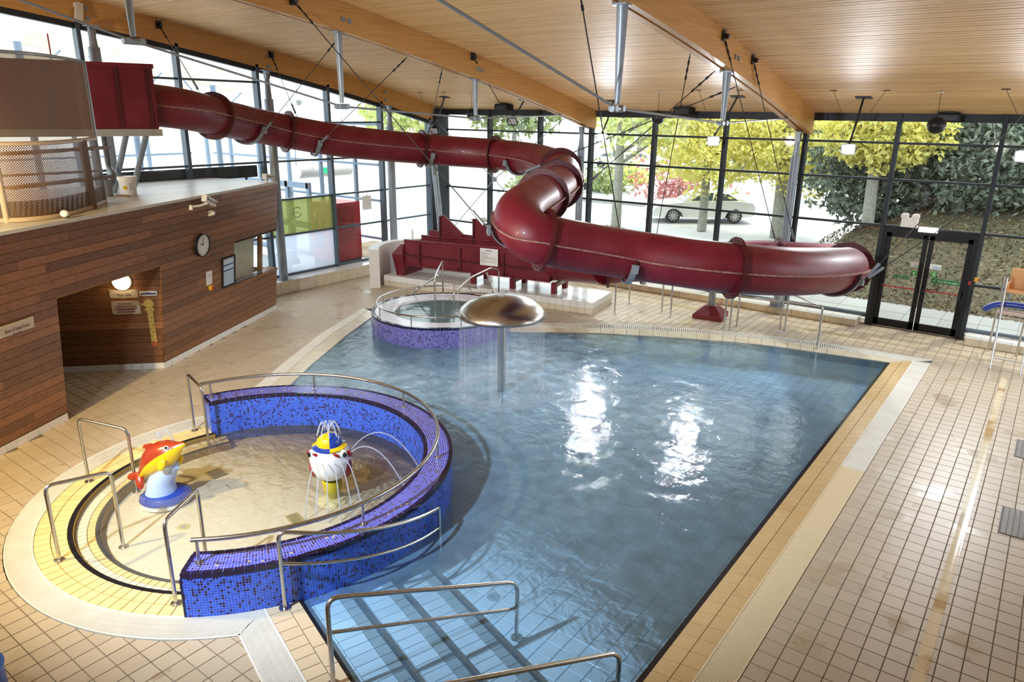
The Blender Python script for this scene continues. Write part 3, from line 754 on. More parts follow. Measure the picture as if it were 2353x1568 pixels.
# cabin window with curtain
WD = wood('window_timber', (.34, .15, .055), (.25, .10, .035), .05, (6, 6, 20), .35)
win = thing('window_%d' % wi, cw((wt0+CEND)/2, wz0), None, None); struct(win); wi += 1
MB().box((0, 0, 0), (CEND-wt0, .04, .26), cmat((wt0+CEND)/2, wz0-.02, -.1)).build('window_sill', WD, win)
wtr = cp(606, 560)[0]
MB().box((0, 0, 0), (.07, wz1-wz0, .1), cmat(wtr, (wz0+wz1)/2, -.1)).build('window_post', WD, win)
MB().box((0, 0, 0), (.02, wz1-wz0, .03), cmat(wt0+.01, (wz0+wz1)/2, -.03)).build('window_post', WD, win)
MB().box((0, 0, 0), (wtr-wt0, wz1-wz0, .01), cmat((wt0+wtr)/2, (wz0+wz1)/2, -.05)).build('pane', M_GLASS, win)
MB().box((0, 0, 0), (wtr-wt0-.06, .03, .03), cmat((wt0+wtr)/2, wz0+.03, -.05)).build('bead', M_GALV, win)
cur = thing('curtain', cw(wt0+.9, wz0), 'pleated cream curtain hanging inside the cabin window', 'curtain')
mb = MB(); n = 60; vs_ = []
for i in range(n+1):
    t = wt0+.1+(wtr-wt0-.2)*i/n; w_ = .03*math.sin(i*1.1)
    vs_ += [cw(t, wz0+.02, -.22+w_), cw(t, wz1-.02, -.22+w_)]
mb.add(vs_, [(2*i, 2*i+2, 2*i+3, 2*i+1) for i in range(n)]); mb.build('cloth', mat('cream_curtain', (.78, .74, .6), .8), cur, True)
quad([cw(wt0-.2, wz0-.1, -.6), cw(wtr+.1, wz0-.1, -.6), cw(wtr+.1, wz1+.1, -.6), cw(wt0-.2, wz1+.1, -.6)], 'room_back', mat('pale_room_wall', (.6, .62, .62), .8), win)

# ---- things on the cabin wall
def plate(name, c, w, h, th, material, parent, n=0.0): return MB().box((0, 0, th/2+n), (w, h, th), c).build(name, material, parent)
t, z = cp(461, 563); M4 = cmat(t, z); ck = thing('wall_clock', cw(t, z), 'round white wall clock with black rim on the timber cabin', 'clock'); R_ = .235
MB().lathe([(0, 0), (R_, 0), (R_, .07), (R_-.018, .07), (R_-.018, .055)], n=40, M=M4).build('rim', M_BLACKP, ck, True)
MB().lathe([(0, .05), (R_-.015, .05)], n=40, M=M4).build('dial', M_WHITE, ck)
for h in range(12):
    a = h*PI/6; MB().box((0, R_*.8, .0515), (.008, .035, .003), M4 @ Matrix.Rotation(a, 4, 'Z')).build('hour_mark', mat('grey_print', (.35, .35, .4), .6), ck)
for nm, a, L_, w_ in (('hour_hand', 300, .10, .014), ('minute_hand', 8, .16, .01)):
    MB().box((0, L_/2-.01, .055), (w_, L_, .004), M4 @ Matrix.Rotation(-math.radians(a), 4, 'Z')).build(nm, M_BLACKP, ck)
# framed poster
def crect(p): 
    q = [cp(*k) for k in p]; t0 = (q[0][0]+q[3][0])/2; t1 = (q[1][0]+q[2][0])/2; z1 = (q[0][1]+q[1][1])/2; z0 = (q[2][1]+q[3][1])/2
    return (t0+t1)/2, (z0+z1)/2, abs(t1-t0), abs(z1-z0)
M_PRINTB = mat('navy_print', (.03, .06, .2), .6); M_POST = mat('pale_blue_poster', (.55, .70, .80), .5)
t, z, w_, h_ = crect([(509, 595), (537, 587), (538, 650), (511, 661)]); M4 = cmat(t, z)
po = thing('framed_poster', cw(t, z), 'black framed pale blue poster beside the cabin window', 'poster')
for cx, cy, sw, sh in ((0, h_/2, w_+.03, .03), (0, -h_/2, w_+.03, .03), (-w_/2, 0, .03, h_), (w_/2, 0, .03, h_)): MB().box((cx, cy, .015), (sw, sh, .03), M4).build('frame', M_BLACKP, po)
plate('sheet', M4, w_, h_, .01, M_POST, po)
for yy, ww, hh, mm in ((.36, .8, .05, M_WHITE), (.24, .8, .045, M_PRINTB), (.05, .8, .045, M_PRINTB)): MB().box((0, h_*yy, .012), (w_*ww, hh*h_*.9, .003), M4).build('heading', mm, po)
for i in range(9): MB().box((0, -h_*(.03+i*.047), .012), (w_*.8, h_*.008, .002), M4).build('text_line', mat('grey_blue_print', (.25, .36, .45), .6), po)
t, z, w_, h_ = crect([(474, 625), (486, 622), (488, 652), (474, 657)]); M4 = cmat(t, z)
pn = thing('paper_notice', cw(t, z), 'small white paper notice pinned above the yellow button', 'notice'); plate('sheet', M4, w_, h_, .004, M_PAPER, pn)
for i, ww in enumerate((.6, .3, .1)): MB().box((0, h_*(.22-.09*i), .005), (w_*ww, h_*.02, .002), M4).build('text_line', M_INK, pn)
t, z = cp(482, 661); M4 = cmat(t, z); eb = thing('emergency_button', cw(t, z), 'yellow box with red push button on the timber cabin', 'button')
MB().box((0, 0, .03), (.075, .085, .06), M4).build('box', mat('yellow_plastic', (.75, .42, .02), .4), eb)
MB().lathe([(.0, .1), (.022, .1), (.022, .06), (.03, .06)], n=16, M=M4).build('button', mat('red_plastic', (.45, .02, .03), .4), eb)
t, z = cp(482, 489); M4 = cmat(t, z); sr = thing('alarm_beacon', cw(t, z), 'small cream square alarm beacon under the security camera', 'alarm')
MB().box((0, 0, .03), (.12, .12, .06), M4, ch=.02).build('base', mat('cream_plastic', (.72, .62, .45), .45), sr); MB().box((0, 0, .085), (.07, .07, .05), M4, ch=.012).build('lens', mat('clear_plastic', (.75, .72, .68), .3), sr)
# sauna sign
M_SIGN = mat('beige_sign_plate', (.56, .47, .36), .35); M_PURP = mat('purple_lettering', (.12, .03, .07), .5); M_SCREW = mat('bright_screw', (.85, .8, .7), .2, .8)
def signboard(label, M4, w_, h_, lines, cat='sign', material=None, inkm=None):
    s_ = thing('sign_plate', M4.translation, label, cat); plate('plate', M4, w_, h_, .012, material or M_SIGN, s_, .02)
    for cx in (-1, 1):
        for cy in (-1, 1): MB().cyl(M4 @ Vector((cx*(w_/2-.02), cy*(h_/2-.02), 0)), M4 @ Vector((cx*(w_/2-.02), cy*(h_/2-.02), .038)), .009, n=8).build('screw', M_SCREW, s_)
    for tx, ty, sz, ww in lines:
        if tx is None: MB().box((0, ty, .033), (ww, sz, .002), M4).build('text_line', inkm or M_PURP, s_); continue
        text('lettering', tx, sz, M4 @ Matrix.Translation((0, ty, .034)), inkm or M_PURP, s_, w=ww)
    return s_
t, z, w_, h_ = crect([(-8, 749), (72, 731), (75, 752), (-4, 777)])
signboard('beige plate reading Sauna and Steam Room on the cabin front', cmat(t, z), w_, h_, [('Sauna & Steam Room', -.01, .085, w_*.72), ('Jacuzzi', -.08, .08, w_*.26)])
def rp(px, py):
    r = ray(px, py); k = (Bq-CAM).dot(RN)/r.dot(RN); q = CAM+r*k; return (q-Bq).dot(RE), q.z
RX = -RE           # reads left to right when facing the recess wall
def rmat(u, z): return frame(Bq+RE*u+Vector((0, 0, z)), RX, (0, 0, 1))
def rrect(p):
    q = [rp(*k) for k in p]; u0 = (q[0][0]+q[3][0])/2; u1 = (q[1][0]+q[2][0])/2; z1 = (q[0][1]+q[1][1])/2; z0 = (q[2][1]+q[3][1])/2
    return (u0+u1)/2, (z0+z1)/2, abs(u1-u0), abs(z1-z0)
u, z, w_, h_ = rrect([(251, 667), (317, 664), (319, 683), (254, 685)])
signboard('beige plate reading Water Slide under the round lamp', rmat(u, z), w_, h_, [('Water Slide', -.02, .085, w_*.5)])
u, z, w_, h_ = rrect([(256, 693), (321, 690), (325, 720), (260, 723)])
signboard('beige Water Slide Rules plate in the dark doorway', rmat(u, z), w_, h_, [('Water Slide Rules', h_*.30, .06, w_*.5), (None, h_*.1, .014, w_*.72), (None, -h_*.07, .014, w_*.78), (None, -h_*.17, .014, w_*.6), (None, -h_*.32, .014, w_*.65)])
u, z, w_, h_ = rrect([(321, 669), (361, 668), (362, 678), (322, 680)])
signboard('narrow white sign above the height gauge', rmat(u, z), w_, h_, [(None, h_*.22, .012, w_*.25), (None, -h_*.08, .03, w_*.85)], material=M_PAPER, inkm=M_INK)
u0, z1 = rp(345, 690); u1, z0 = rp(358, 789); hg = thing('height_gauge', Bq+RE*u0, 'yellow height measuring board with carved head in the doorway', 'height gauge')
M_HG = mat('yellow_gauge_wood', (.66, .44, .10), .5); Mg = rmat((u0+u1)/2+.02, (z0+z1)/2)
hh = z1-z0; MB().box((0, -.06, .02), (.10, hh-.12, .02), Mg, ch=.004).build('scale_board', M_HG, hg)
MB().lathe([(0, .0), (.055, .0), (.055, .025), (0, .025)], n=20, M=Mg @ Matrix.Translation((0, -hh/2, .01))).build('red_foot', mat('gauge_red', (.42, .10, .03), .5), hg)
MB().lathe([(0, 0), (.085, 0), (.085, .025), (0, .025)], n=20, M=Mg @ Matrix.Translation((0, hh/2-.06, .01))).build('head_disc', M_HG, hg)
MB().box((-.09, hh/2-.07, .022), (.08, .03, .022), Mg).build('nose', M_HG, hg); MB().box((0, hh/2-.17, .022), (.16, .05, .022), Mg).build('collar', M_HG, hg)
for i in range(9): MB().box(((-.02 if i % 2 else .02), -hh*.4+i*hh*.085, .032), (.03, .012, .003), Mg).build('mark', M_INK, hg)
# bulkhead lamp in the doorway
u, z = rp(281, 646); bl = thing('bulkhead_lamp', Bq+RE*u+Vector((0, 0, z)), 'round glowing white bulkhead lamp in the dark doorway', 'lamp')
Ml = rmat(u, z)
MB().lathe([(0, .0), (.17, .0), (.17, .05), (.15, .06)], n=28, M=Ml).build('rim', M_WHITE, bl, True)
MB().lathe([(.15, .05), (.14, .085), (.1, .11), (.0, .12)], n=28, M=Ml).build('diffuser', mat('lamp_diffuser', (1, .9, .7), .5, emit=(1, .80, .5), es=14), bl, True)
light('POINT', 'bulkhead_lamp_light', Ml @ Vector((0, -.05, .26)), (0, 0, 0), 1.3, (1, .72, .36), .12)
# red board leaning inside the doorway
rb = thing('red_board', CAB_A+CAB_D*.12-CAB_N*.5, 'red slatted board leaning just inside the dark doorway', 'board')
q0 = pz(152, 935, 0); Mr = frame(CAB_A+CAB_D*.06-CAB_N*.28, CAB_N, (0, 0, 1))
M_RP = mat('red_painted_board', (.36, .025, .02), .45)
for i in range(3): MB().box((-.2+i*.16, .55, .02*(i % 2)), (.10, 1.1, .03), Mr).build('slat', M_RP, rb)
for zz in (.2, .95): MB().box((-.04, zz, -.02), (.5, .08, .03), Mr).build('rail', M_RP, rb)

# security cameras
def cctv(loc, dirv, label, up=(0, 0, 1), arm=None, txt=True):
    g = thing('security_camera', loc, label, 'security camera', 'white security cameras'); d = Vector(dirv).normalized(); M4 = frame(loc, d, Vector(up))
    MB().box((.0, 0, 0), (.34, .11, .11), M4).build('housing', M_WHITE, g); MB().box((.03, .062, 0), (.42, .012, .13), M4).build('sun_shield', M_WHITE, g)
    MB().cyl(M4 @ Vector((.17, 0, 0)), M4 @ Vector((.2, 0, 0)), .045, n=14).build('lens', M_BLACKP, g)
    if txt:
        text('lettering', 'ntegral', .05, M4 @ Matrix.Translation((-.03, .005, .058)), M_INK, g, w=.14); text('lettering', 'CCTV', .065, M4 @ Matrix.Translation((.11, .005, .058)), M_INK, g, w=.1)
        MB().lathe([(.018, 0), (.03, 0), (.03, .003), (.018, .003)], n=16, M=M4 @ Matrix.Translation((-.13, .01, .056))).build('logo_ring', M_PRINTB, g)
    if arm:
        a = M4 @ Vector((-.05, -.06, 0)); b = Vector(arm); mid = Vector((b.x, b.y, a.z))
        MB().tube(bent([a, (a+b)/2+Vector((0, 0, -.02)), b], .05), .022, 8).build('bracket', M_WHITE, g, True)
        MB().cyl(b-Vector((0, 0, .06)), b+Vector((0, 0, .03)), .04, .03, 10).build('wall_mount', M_WHITE, g)
    return g
t, z = cp(463, 462); cctv(cw(t, z, .16), CAB_D*.9+Vector((0, 0, -.42)), 'white security camera jutting from the top of the timber cabin front', arm=cw(cp(435, 472)[0], cp(435, 475)[1], .03))
t, z = cp(625, 409); cctv(cw(t, z+.02, -.1), CAB_D*.9+Vector((0, 0, -.1)), 'white security camera at the far corner of the cabin roof', arm=cw(t-.1, z-.06, -.1))
q = pX(180, 28, -16.75); cctv(q, Vector((.3, -.3, -1)), 'white security camera on the timber beam at upper left', up=(1, 0, 0), arm=q+Vector((-.1, 0, .16)), txt=False)

# ------------------------------------------------------------ toddler pool
tod = thing('toddler_pool', (TC.x, TC.y, -.2), None, None); struct(tod)
M_TODF = mosaic_mat('toddler_floor_mosaic', .05, [(.68, .61, .47), (.66, .59, .45), (.70, .63, .49)], (.64, .57, .43), None, (.60, .53, .4), .05)
M_MOS = mosaic_mat('blue_mosaic', .03, [(.018, .07, .56), (.022, .09, .64), (.03, .11, .70)], (.012, .006, .10), None, (.22, .34, .72), .08)
M_MOST = mosaic_mat('blue_mosaic_top', .03, [(.05, .06, .50), (.06, .08, .58), (.045, .05, .44)], (.03, .012, .12), (.42, .33, .2), (.48, .46, .56), .11)
mb = MB(); rs = [0, .6, 1.2, 1.8, 2.2]
n = 64
for i in range(n):
    a0, a1 = 2*PI*i/n, 2*PI*(i+1)/n
    for r0, r1 in zip(rs[:-1], rs[1:]):
        q = [(TC.x+r*math.cos(a), TC.y+r*math.sin(a)) for r, a in ((r0, a0), (r1, a0), (r1, a1), (r0, a1))]
        mb.add([(x, y, -.2) for x, y in q], [(0, 1, 2, 3)], [[(x, y) for x, y in q]])
mb.build('toddler_floor', M_TODF, tod)
M_YT = mat('yellow_step_tile', (.80, .62, .28), .3, rnd=.07); M_YW = mat('cream_step_tile', (.86, .78, .58), .3, rnd=.05)
_e = pz(518, 1000, -.1); A0 = math.degrees(math.atan2(_e.y-TC.y, _e.x-TC.x)); A1 = 312
def ring_bed(r0, r1, z0, z1, name, material, a0=A0, a1=A1): MB().lathe([(r0, z0), (r0, z1), (r1, z1), (r1, z0)], c=(TC.x, TC.y, 0), n=48, a0=math.radians(a0), a1=math.radians(a1)).build(name, material, tod)
_e = pz(464, 911, .5); AU = math.degrees(math.atan2(_e.y-TC.y, _e.x-TC.x))-1
ring_bed(2.13, 2.53, -.25, -.012, 'step_bed', mat('yellow_grout', (.30, .19, .045), .8), AU); ring_bed(1.86, 2.15, -.25, -.092, 'step_bed', MATS['yellow_grout'])
def ring_tiles(r0, r1, z, n, material, a0=A0, a1=A1, name='step_tile', gap=.010, th=.02):
    for i in range(n):
        u0 = math.radians(a0+(a1-a0)*i/n); u1 = math.radians(a0+(a1-a0)*(i+1)/n); g0 = gap/2/r0
        q = [(r0+gap/2, u0+g0), (r1-gap/2, u0+g0), (r1-gap/2, u1-g0), (r0+gap/2, u1-g0)]
        MB().poly([(TC.x+r*math.cos(a), TC.y+r*math.sin(a)) for r, a in q], z-th, z).build(name, material, tod)
ring_tiles(2.36, 2.53, 0, 48, M_YT, AU); ring_tiles(2.19, 2.36, 0, 48, M_YT, AU)
ring_tiles(2.14, 2.19, .001, 48, M_BLACKT, AU, name='nosing_tile', gap=.003)
ring_tiles(2.0, 2.14, -.08, 56, M_YW); ring_tiles(1.91, 2.0, -.08, 56, M_YT); ring_tiles(1.865, 1.91, -.079, 44, M_BLACKT, name='nosing_tile', gap=.003)
M_TW = water_mat('toddler_water', (.97, .98, .97), 5, .22, None, .06, (.85, .84, .80))
tw = fill([circ(TC, 2.19, 0, 354, 59)], -.045, 'toddler_water', M_TW); tag(tw, 'shallow clear rippled water in the round toddler pool', 'water', kind='stuff')
# curved mosaic wall
pe = pz(464, 911, .5); fa = math.degrees(math.atan2(pe.y-TC.y, pe.x-TC.x)); na = -50.5
WI, WO, WH = 2.175, 2.55, .5
mw = thing('mosaic_wall', (TC.x+2.36, TC.y, 0), 'curved blue mosaic wall with navy rim around the toddler pool', 'mosaic wall')
ra0, ra1 = math.radians(na), math.radians(fa); cc = (TC.x, TC.y, 0)
MB().lathe([(WO, -.6), (WO, WH)], c=cc, n=72, a0=ra0, a1=ra1, uvf=WO).build('outer_face', M_MOS, mw, True)
MB().lathe([(WI, -.25), (WI, WH)], c=cc, n=72, a0=ra0, a1=ra1, uvf=WI).build('inner_face', M_MOS, mw, True)
MB().lathe([(WI, WH), (WO, WH)], c=cc, n=72, a0=ra0, a1=ra1, uvf=2.36).build('top_face', M_MOST, mw)
for a in (ra0, ra1):
    q = [(TC.x+r*math.cos(a), TC.y+r*math.sin(a), z) for r, z in ((WI, -.3), (WO, -.3), (WO, WH), (WI, WH))]
    MB().add(q, [(0, 1, 2, 3)], [[(0, 0), (WO-WI, 0), (WO-WI, .8), (0, .8)]]).build('end_face', M_MOS, mw)
def rim(r, s, step, parent, cen, h, a0, a1, mat_, t=.045, d=.05):
    n = max(1, int(abs(a1-a0)*r/step))
    for i in range(n):
        u0, u1 = a0+(a1-a0)*i/n, a0+(a1-a0)*(i+1)/n; g = .004/r; u0 += g; u1 -= g
        rr = sorted((r+.004*s, r-t*s))
        q = [(cen[0]+x*math.cos(a), cen[1]+x*math.sin(a)) for x, a in ((rr[0], u0), (rr[1], u0), (rr[1], u1), (rr[0], u1))]
        MB().poly(q, h-d, h+.004).build('rim_tile', mat_, parent)
rim(WO, 1, .1, mw, TC, WH, ra0, ra1, M_NAVY); rim(WI, -1, .1, mw, TC, WH, ra0, ra1, M_NAVY)
for a in (ra0, ra1):
    for k in range(4):
        r0 = WI+.045+k*(WO-WI-.09)/4
        MB().box((r0+.035, (.02 if a == ra0 else -.02), WH-.022), (.062, .048, .054), Matrix.Translation(cc) @ Matrix.Rotation(a, 4, 'Z')).build('rim_tile', M_NAVY, mw)
for k in range(5): MB().box((WO-.02, .0, .45-k*.11-.06), (.05, .02, .1), Matrix.Translation(cc) @ Matrix.Rotation(ra0, 4, 'Z')).build('rim_tile', M_NAVY, mw)

# ------------------------------------------------------------ hot tub
JH = .43
ht = thing('hot_tub', (JC.x, JC.y, 0), 'raised round hot tub with purple-blue mosaic side and white rim', 'hot tub')
jc = (JC.x, JC.y, 0)
MB().lathe([(JR, -.6), (JR, JH)], c=jc, n=72, uvf=JR).build('mosaic_side', mosaic_mat('violet_mosaic', .03, [(.10, .10, .42), (.13, .13, .48), (.16, .16, .50)], (.04, .025, .16), None, (.42, .40, .58), .09), ht, True)
MB().lathe([(1.52, JH), (1.12, JH-.01), (1.08, JH-.03), (1.05, JH-.1)], c=jc, n=72, uvf=1.3).build('rim_top', mosaic_mat('pale_rim_mosaic', .04, [(.74, .72, .76), (.7, .68, .72), (.76, .74, .76)], (.66, .64, .70), None, (.5, .48, .52), .14), ht)
MB().lathe([(1.05, JH-.1), (1.02, -.1), (.75, -.12), (.72, -.4), (0, -.4)], c=jc, n=48).build('tub_inside', mat('tub_lining', (.55, .74, .78), .3), ht, True)
rim(1.6, 1, .085, ht, JC, JH, 0, 2*PI, M_NAVY, .07, .045)
jw = fill([circ(JC, 1.07, 0, 355, 71)], JH-.05, 'hot_tub_water', water_mat('hot_tub_water_surface', (.70, .88, .90), 3, .12, None, .22, (.42, .66, .72))); tag(jw, 'still greenish blue water inside the round hot tub', 'water', kind='stuff')
# ------------------------------------------------------------ water slide
SL = [(345, 241, 14.2), (430, 253, 14.7), (530, 276, 16.2), (630, 297, 17.5), (800, 326, 18.5), (1003, 345, 19.7), (1150, 356, 19.5), (1245, 371, 18.2), (1292, 397, 16.2), (1277, 432, 14.3), (1238, 457, 12.9),
      (1193, 493, 11.8), (1212, 535, 11.35), (1270, 556, 11.4), (1450, 586, 11.8), (1650, 613, 11.6), (1800, 624, 11.9), (1905, 622, 12.8), (1945, 615, 14.3), (1915, 603, 16.0), (1830, 596, 17.0), (1734, 591, 17.2), (1600, 599, 17.3), (1450, 610, 17.4), (1390, 615, 17.45)]
SP = [pd(*p) for p in SL]; SEG = 10
PATH = catmull(SP, SEG); TR = .40
def ptan(i): return (PATH[min(i+1, len(PATH)-1)]-PATH[max(i-1, 0)]).normalized()
def pfr(i):
    t = ptan(i); s_ = t.cross(Vector((0, 0, 1))).normalized(); u = s_.cross(t); return PATH[i], t, s_, u
slide = thing('water_slide', pz(1635, 735, 0), 'long winding enclosed red tube slide hanging over the pool', 'water slide')
def sweep(i0, i1, prof, name, material, parent, smooth=True, closed=True, cap=False):
    mb = MB(); vs_ = []; k = len(prof)
    for i in range(i0, i1+1):
        p, t, s_, u = pfr(i)
        vs_ += [p+s_*a+u*b for a, b in prof]
    fs = []
    for i in range(i1-i0):
        for j in range(k if closed else k-1): fs.append((i*k+j, i*k+(j+1) % k, (i+1)*k+(j+1) % k, (i+1)*k+j))
    if cap: fs += [tuple(range(k)), tuple(range((i1-i0)*k, (i1-i0+1)*k))]
    mb.add(vs_, fs); return mb.build(name, material, parent, smooth)
NT = 32; ringp = [(TR*math.cos(2*PI*j/NT), TR*math.sin(2*PI*j/NT)) for j in range(NT)]
FL = [0.0, 1.6, 3.25, 4.78, 5.93, 7.75, 8.75, 9.75, 12.8, 15.2, 18.0, 20.5, 23.97]
FI = [min(len(PATH)-1, round(f*SEG)) for f in FL]
for a, b in zip(FI[:-1], FI[1:]):
    sweep(a, b, ringp, 'tube_section', M_RED, slide)
    for sd in (-1, 1):
        sweep(a, b, [(sd*(TR-.005), -.013), (sd*(TR+.045), -.013), (sd*(TR+.045), .013), (sd*(TR-.005), .013)], 'seam_strip', M_SEAM, slide, False, True, True)
M_BOLT = mat('flange_bolt', (.03, .012, .012), .5, .3)
def flange(f, r1=.50, w=.045, half=None):
    i = min(len(PATH)-2, max(1, round(f*SEG))); p, t, s_, u = pfr(i)
    M4 = Matrix(((s_.x, u.x, t.x, p.x), (s_.y, u.y, t.y, p.y), (s_.z, u.z, t.z, p.z), (0, 0, 0, 1)))
    a0, a1 = (0, 2*PI) if half is None else half
    n = 40
    prof = [(TR-.01, -w/2), (r1, -w/2), (r1, w/2), (TR-.01, w/2)]
    if half is None: prof = prof+[prof[0]]
    o = MB().lathe(prof, n=n, a0=a0, a1=a1, M=M4).build('flange', M_REDF, slide)
    b = MB()
    for k in range(20 if half is None else 10):
        a = a0+(a1-a0)*(k+.5)/(20 if half is None else 10); q = Vector((math.cos(a)*(TR+.048), math.sin(a)*(TR+.048), 0))
        b.cyl(M4 @ (q+Vector((0, 0, -w/2-.012))), M4 @ (q+Vector((0, 0, w/2+.012))), .012, n=6)
    stuff(b.build('bolt_ring', M_BOLT, o)); return M4
for f in FL[1:]: flange(f)
# grey saddles under the tube, with hanger lugs
LUG = {}
def saddle(key, f):
    M4 = flange(f, .46, .05, (PI, 2*PI))
    o = MB().lathe([(.462, -.05), (.482, -.05), (.482, .05), (.462, .05), (.462, -.05)], n=24, a0=PI*1.08, a1=PI*1.92, M=M4).build('saddle', M_GALV, slide)
    for sd in (-1, 1):
        q = M4 @ Vector((sd*.49, -.14, 0)); MB().box((0, 0, 0), (.05, .14, .11), Matrix.Translation(q) @ M4.to_3x3().to_4x4()).build('saddle_lug', M_GALV, slide)
        LUG[key, sd] = q
for k, f in (('a', 2.42), ('b', 3.62), ('c', 4.9), ('d', 6.45), ('e', 8.4), ('f', 11.35), ('g', 13.95), ('h', 17.2), ('i', 20.9), ('j', 20.25), ('k', 22.8)): saddle(k, f)
# launch box at the top
p0, t0_, s0, u0 = pfr(2); B0 = PATH[0]
_rh = Vector((_R.x, _R.y, 0)).normalized(); hz = (_rh*math.cos(.58)+Vector((-_rh.y, _rh.x, 0))*math.sin(.58)); sd = Vector((hz.y, -hz.x, 0))
BB = pd(356, 222, 13.7)-sd*.52+hz*.0; bm_ = frame(BB, hz, sd)      # x along the box, y towards the pool
zs_ = bm_.to_3x3() @ Vector((0, 0, 1)); sg = 1 if zs_.z > 0 else -1
def bbox(c, s_, nm, mt): return MB().box((c[0], c[1], c[2]*sg), s_, bm_).build(nm, mt, slide)
BL, BW, BHt = 2.6, 1.05, 1.13
bbox((-BL/2, -BW/2, .0), (BL, .04, BHt), 'launch_side', M_RED); bbox((-BL/2, BW/2, .0), (BL, .04, BHt), 'launch_side', M_RED)
bbox((-.01, 0, .0), (.04, BW, BHt), 'launch_front', M_RED)
bbox((-BL/2, 0, -BHt/2), (BL, BW, .05), 'launch_floor', M_RED)
for s_ in (-1, 1): bbox((-BL/2, s_*(BW/2+.01), BHt/2-.03), (BL+.06, .10, .08), 'launch_rim', M_RED)
for x in (-.1, -.62, -1.15, -1.7): bbox((x, BW/2+.03, -.02), (.05, .05, BHt-.08), 'launch_rib', M_REDF)
bbox((-BL/2+.05, BW/2-.02, -BHt/2-.09), (BL, .12, .13), 'support_beam', mat('grey_painted_beam', (.38, .37, .35), .5))
bbox((-BL/2+.05, -BW/2+.02, -BHt/2-.09), (BL, .12, .13), 'support_beam', MATS['grey_painted_beam'])
MB().cyl(B0-t0_*.7, B0+t0_*.05, TR, n=32, caps=False).build('tube_section', M_RED, slide, True)
for lx, px0, py0 in ((-.55, 275, 440), (-.2, 305, 440)):
    top = bm_ @ Vector((lx, .2, (-BHt/2-.15)*sg)); bot = pz(px0 if lx > -.4 else 262, 442, CH)
    MB().cyl(top, bot, .055, n=14).build('launch_leg', M_GALV, slide, True)

# exit trough on its platform
PFL, PFR, PBR = pz(882, 632, .3), pz(1362, 697, .3), pz(1410, 671, .3); PBL = PFL+(PBR-PFR); PH = .3
ex = (PFR-PFL).normalized(); ey = Vector((-ex.y, ex.x, 0)); PLEN = (PFR-PFL).length; PDEP = (PBR-PFR).dot(ey)
plat = thing('slide_platform', (PFL+PFR+PBR+PBL)/4-Vector((0, 0, PH)), 'low white tiled platform under the end of the red slide', 'platform')
PM = frame(Vector((PFL.x, PFL.y, 0)), ex, ey)
MB().box((PLEN/2, PDEP/2, PH/2-.006), (PLEN-.012, PDEP-.012, PH-.012), PM).build('core', mat('pale_grout', (.45, .4, .33), .8), plat)
n1 = round(PLEN/.2)
for i in range(n1):
    xc = (i+.5)*PLEN/n1; w_ = PLEN/n1-.006
    MB().box((xc, 0, .22), (w_, .014, .15), PM).build('platform_tile', M_WTILE, plat); MB().box((xc, 0, .07), (w_, .014, .135), PM).build('platform_tile', M_CREAM, plat)
n2 = round(PDEP/.2)
for i in range(n2):
    yc = (i+.5)*PDEP/n2; w_ = PDEP/n2-.006
    MB().box((PLEN, yc, .22), (.014, w_, .15), PM).build('platform_tile', M_WTILE, plat); MB().box((PLEN, yc, .07), (.014, w_, .135), PM).build('platform_tile', M_CREAM, plat)
n1 = round(PLEN/.31); n2 = max(1, round(PDEP/.31))
for i in range(n1):
    for j in range(n2): MB().box(((i+.5)*PLEN/n1, (j+.5)*PDEP/n2, PH-.005), (PLEN/n1-.006, PDEP/n2-.006, .014), PM).build('platform_tile', M_WTILE, plat)
# trough frame: x towards the open (left) end
F1, F2, F3 = pz(1086, 653, PH), pz(1176, 664, PH), pz(1271, 676, PH)
tx = (F1-F3).normalized(); ty = Vector((tx.y, -tx.x, 0))
if ty.dot(Vector((0, 1, 0))) < 0: ty = -ty
TM = Matrix(((tx.x, ty.x, 0, F3.x), (tx.y, ty.y, 0, F3.y), (0, 0, 1, 0), (0, 0, 0, 1)))
def tx_of(px, py, z):
    q = pz(px, py, z); return (q-F3).dot(tx)
def tz(px, py):      # height on the trough's front plane
    r = ray(px, py); k = (F3-CAM).dot(ty)/r.dot(ty); q = CAM+r*k; return (q-F3).dot(tx), q.z
xl, ztop = tz(927, 553); xr = tz(1262, 640)[0]
zbot = tz(1086, 630)[1]; zmid = tz(1073, 602)[1]; ztop_r = tz(1300, 585)[1]; W_ = .95
TRM = M_RED
def tb(c, s_, nm, mt=TRM, parent=None): return MB().box(c, s_, TM).build(nm, mt, parent or trough)
trough = slide
for yo in (.05, W_):
    MB().add([TM @ Vector(v) for v in ((xr, yo-.02, zbot), (xl, yo-.02, zbot+.05), (xl, yo-.02, ztop), (xr, yo-.02, ztop_r), (xr, yo+.02, zbot), (xl, yo+.02, zbot+.05), (xl, yo+.02, ztop), (xr, yo+.02, ztop_r))], [(0, 1, 2, 3), (7, 6, 5, 4), (0, 4, 5, 1), (1, 5, 6, 2), (2, 6, 7, 3), (3, 7, 4, 0)]).build('trough_side', M_RED, slide)
    e = Vector((xl-xr, 0, ztop-ztop_r)); 
    MB().tube([TM @ Vector((xr, yo, ztop_r)), TM @ Vector((xl, yo, ztop))], .035, 8).build('trough_rim', M_RED, slide, True)
tb(((xl+xr)/2, W_/2, zbot+.04), (xl-xr, W_, .04), 'trough_floor')
tb(((xl+xr)/2, .0, zmid), (xl-xr+.3, .06, .035), 'trough_flange', M_REDF)
for k in range(1, 4): tb((xr+(xl-xr)*k/3.4, .02, (zbot+ztop)/2-.02), (.035, .06, ztop-zbot-.1), 'trough_rib', M_REDF)
xe = tz(903, 590)[0]
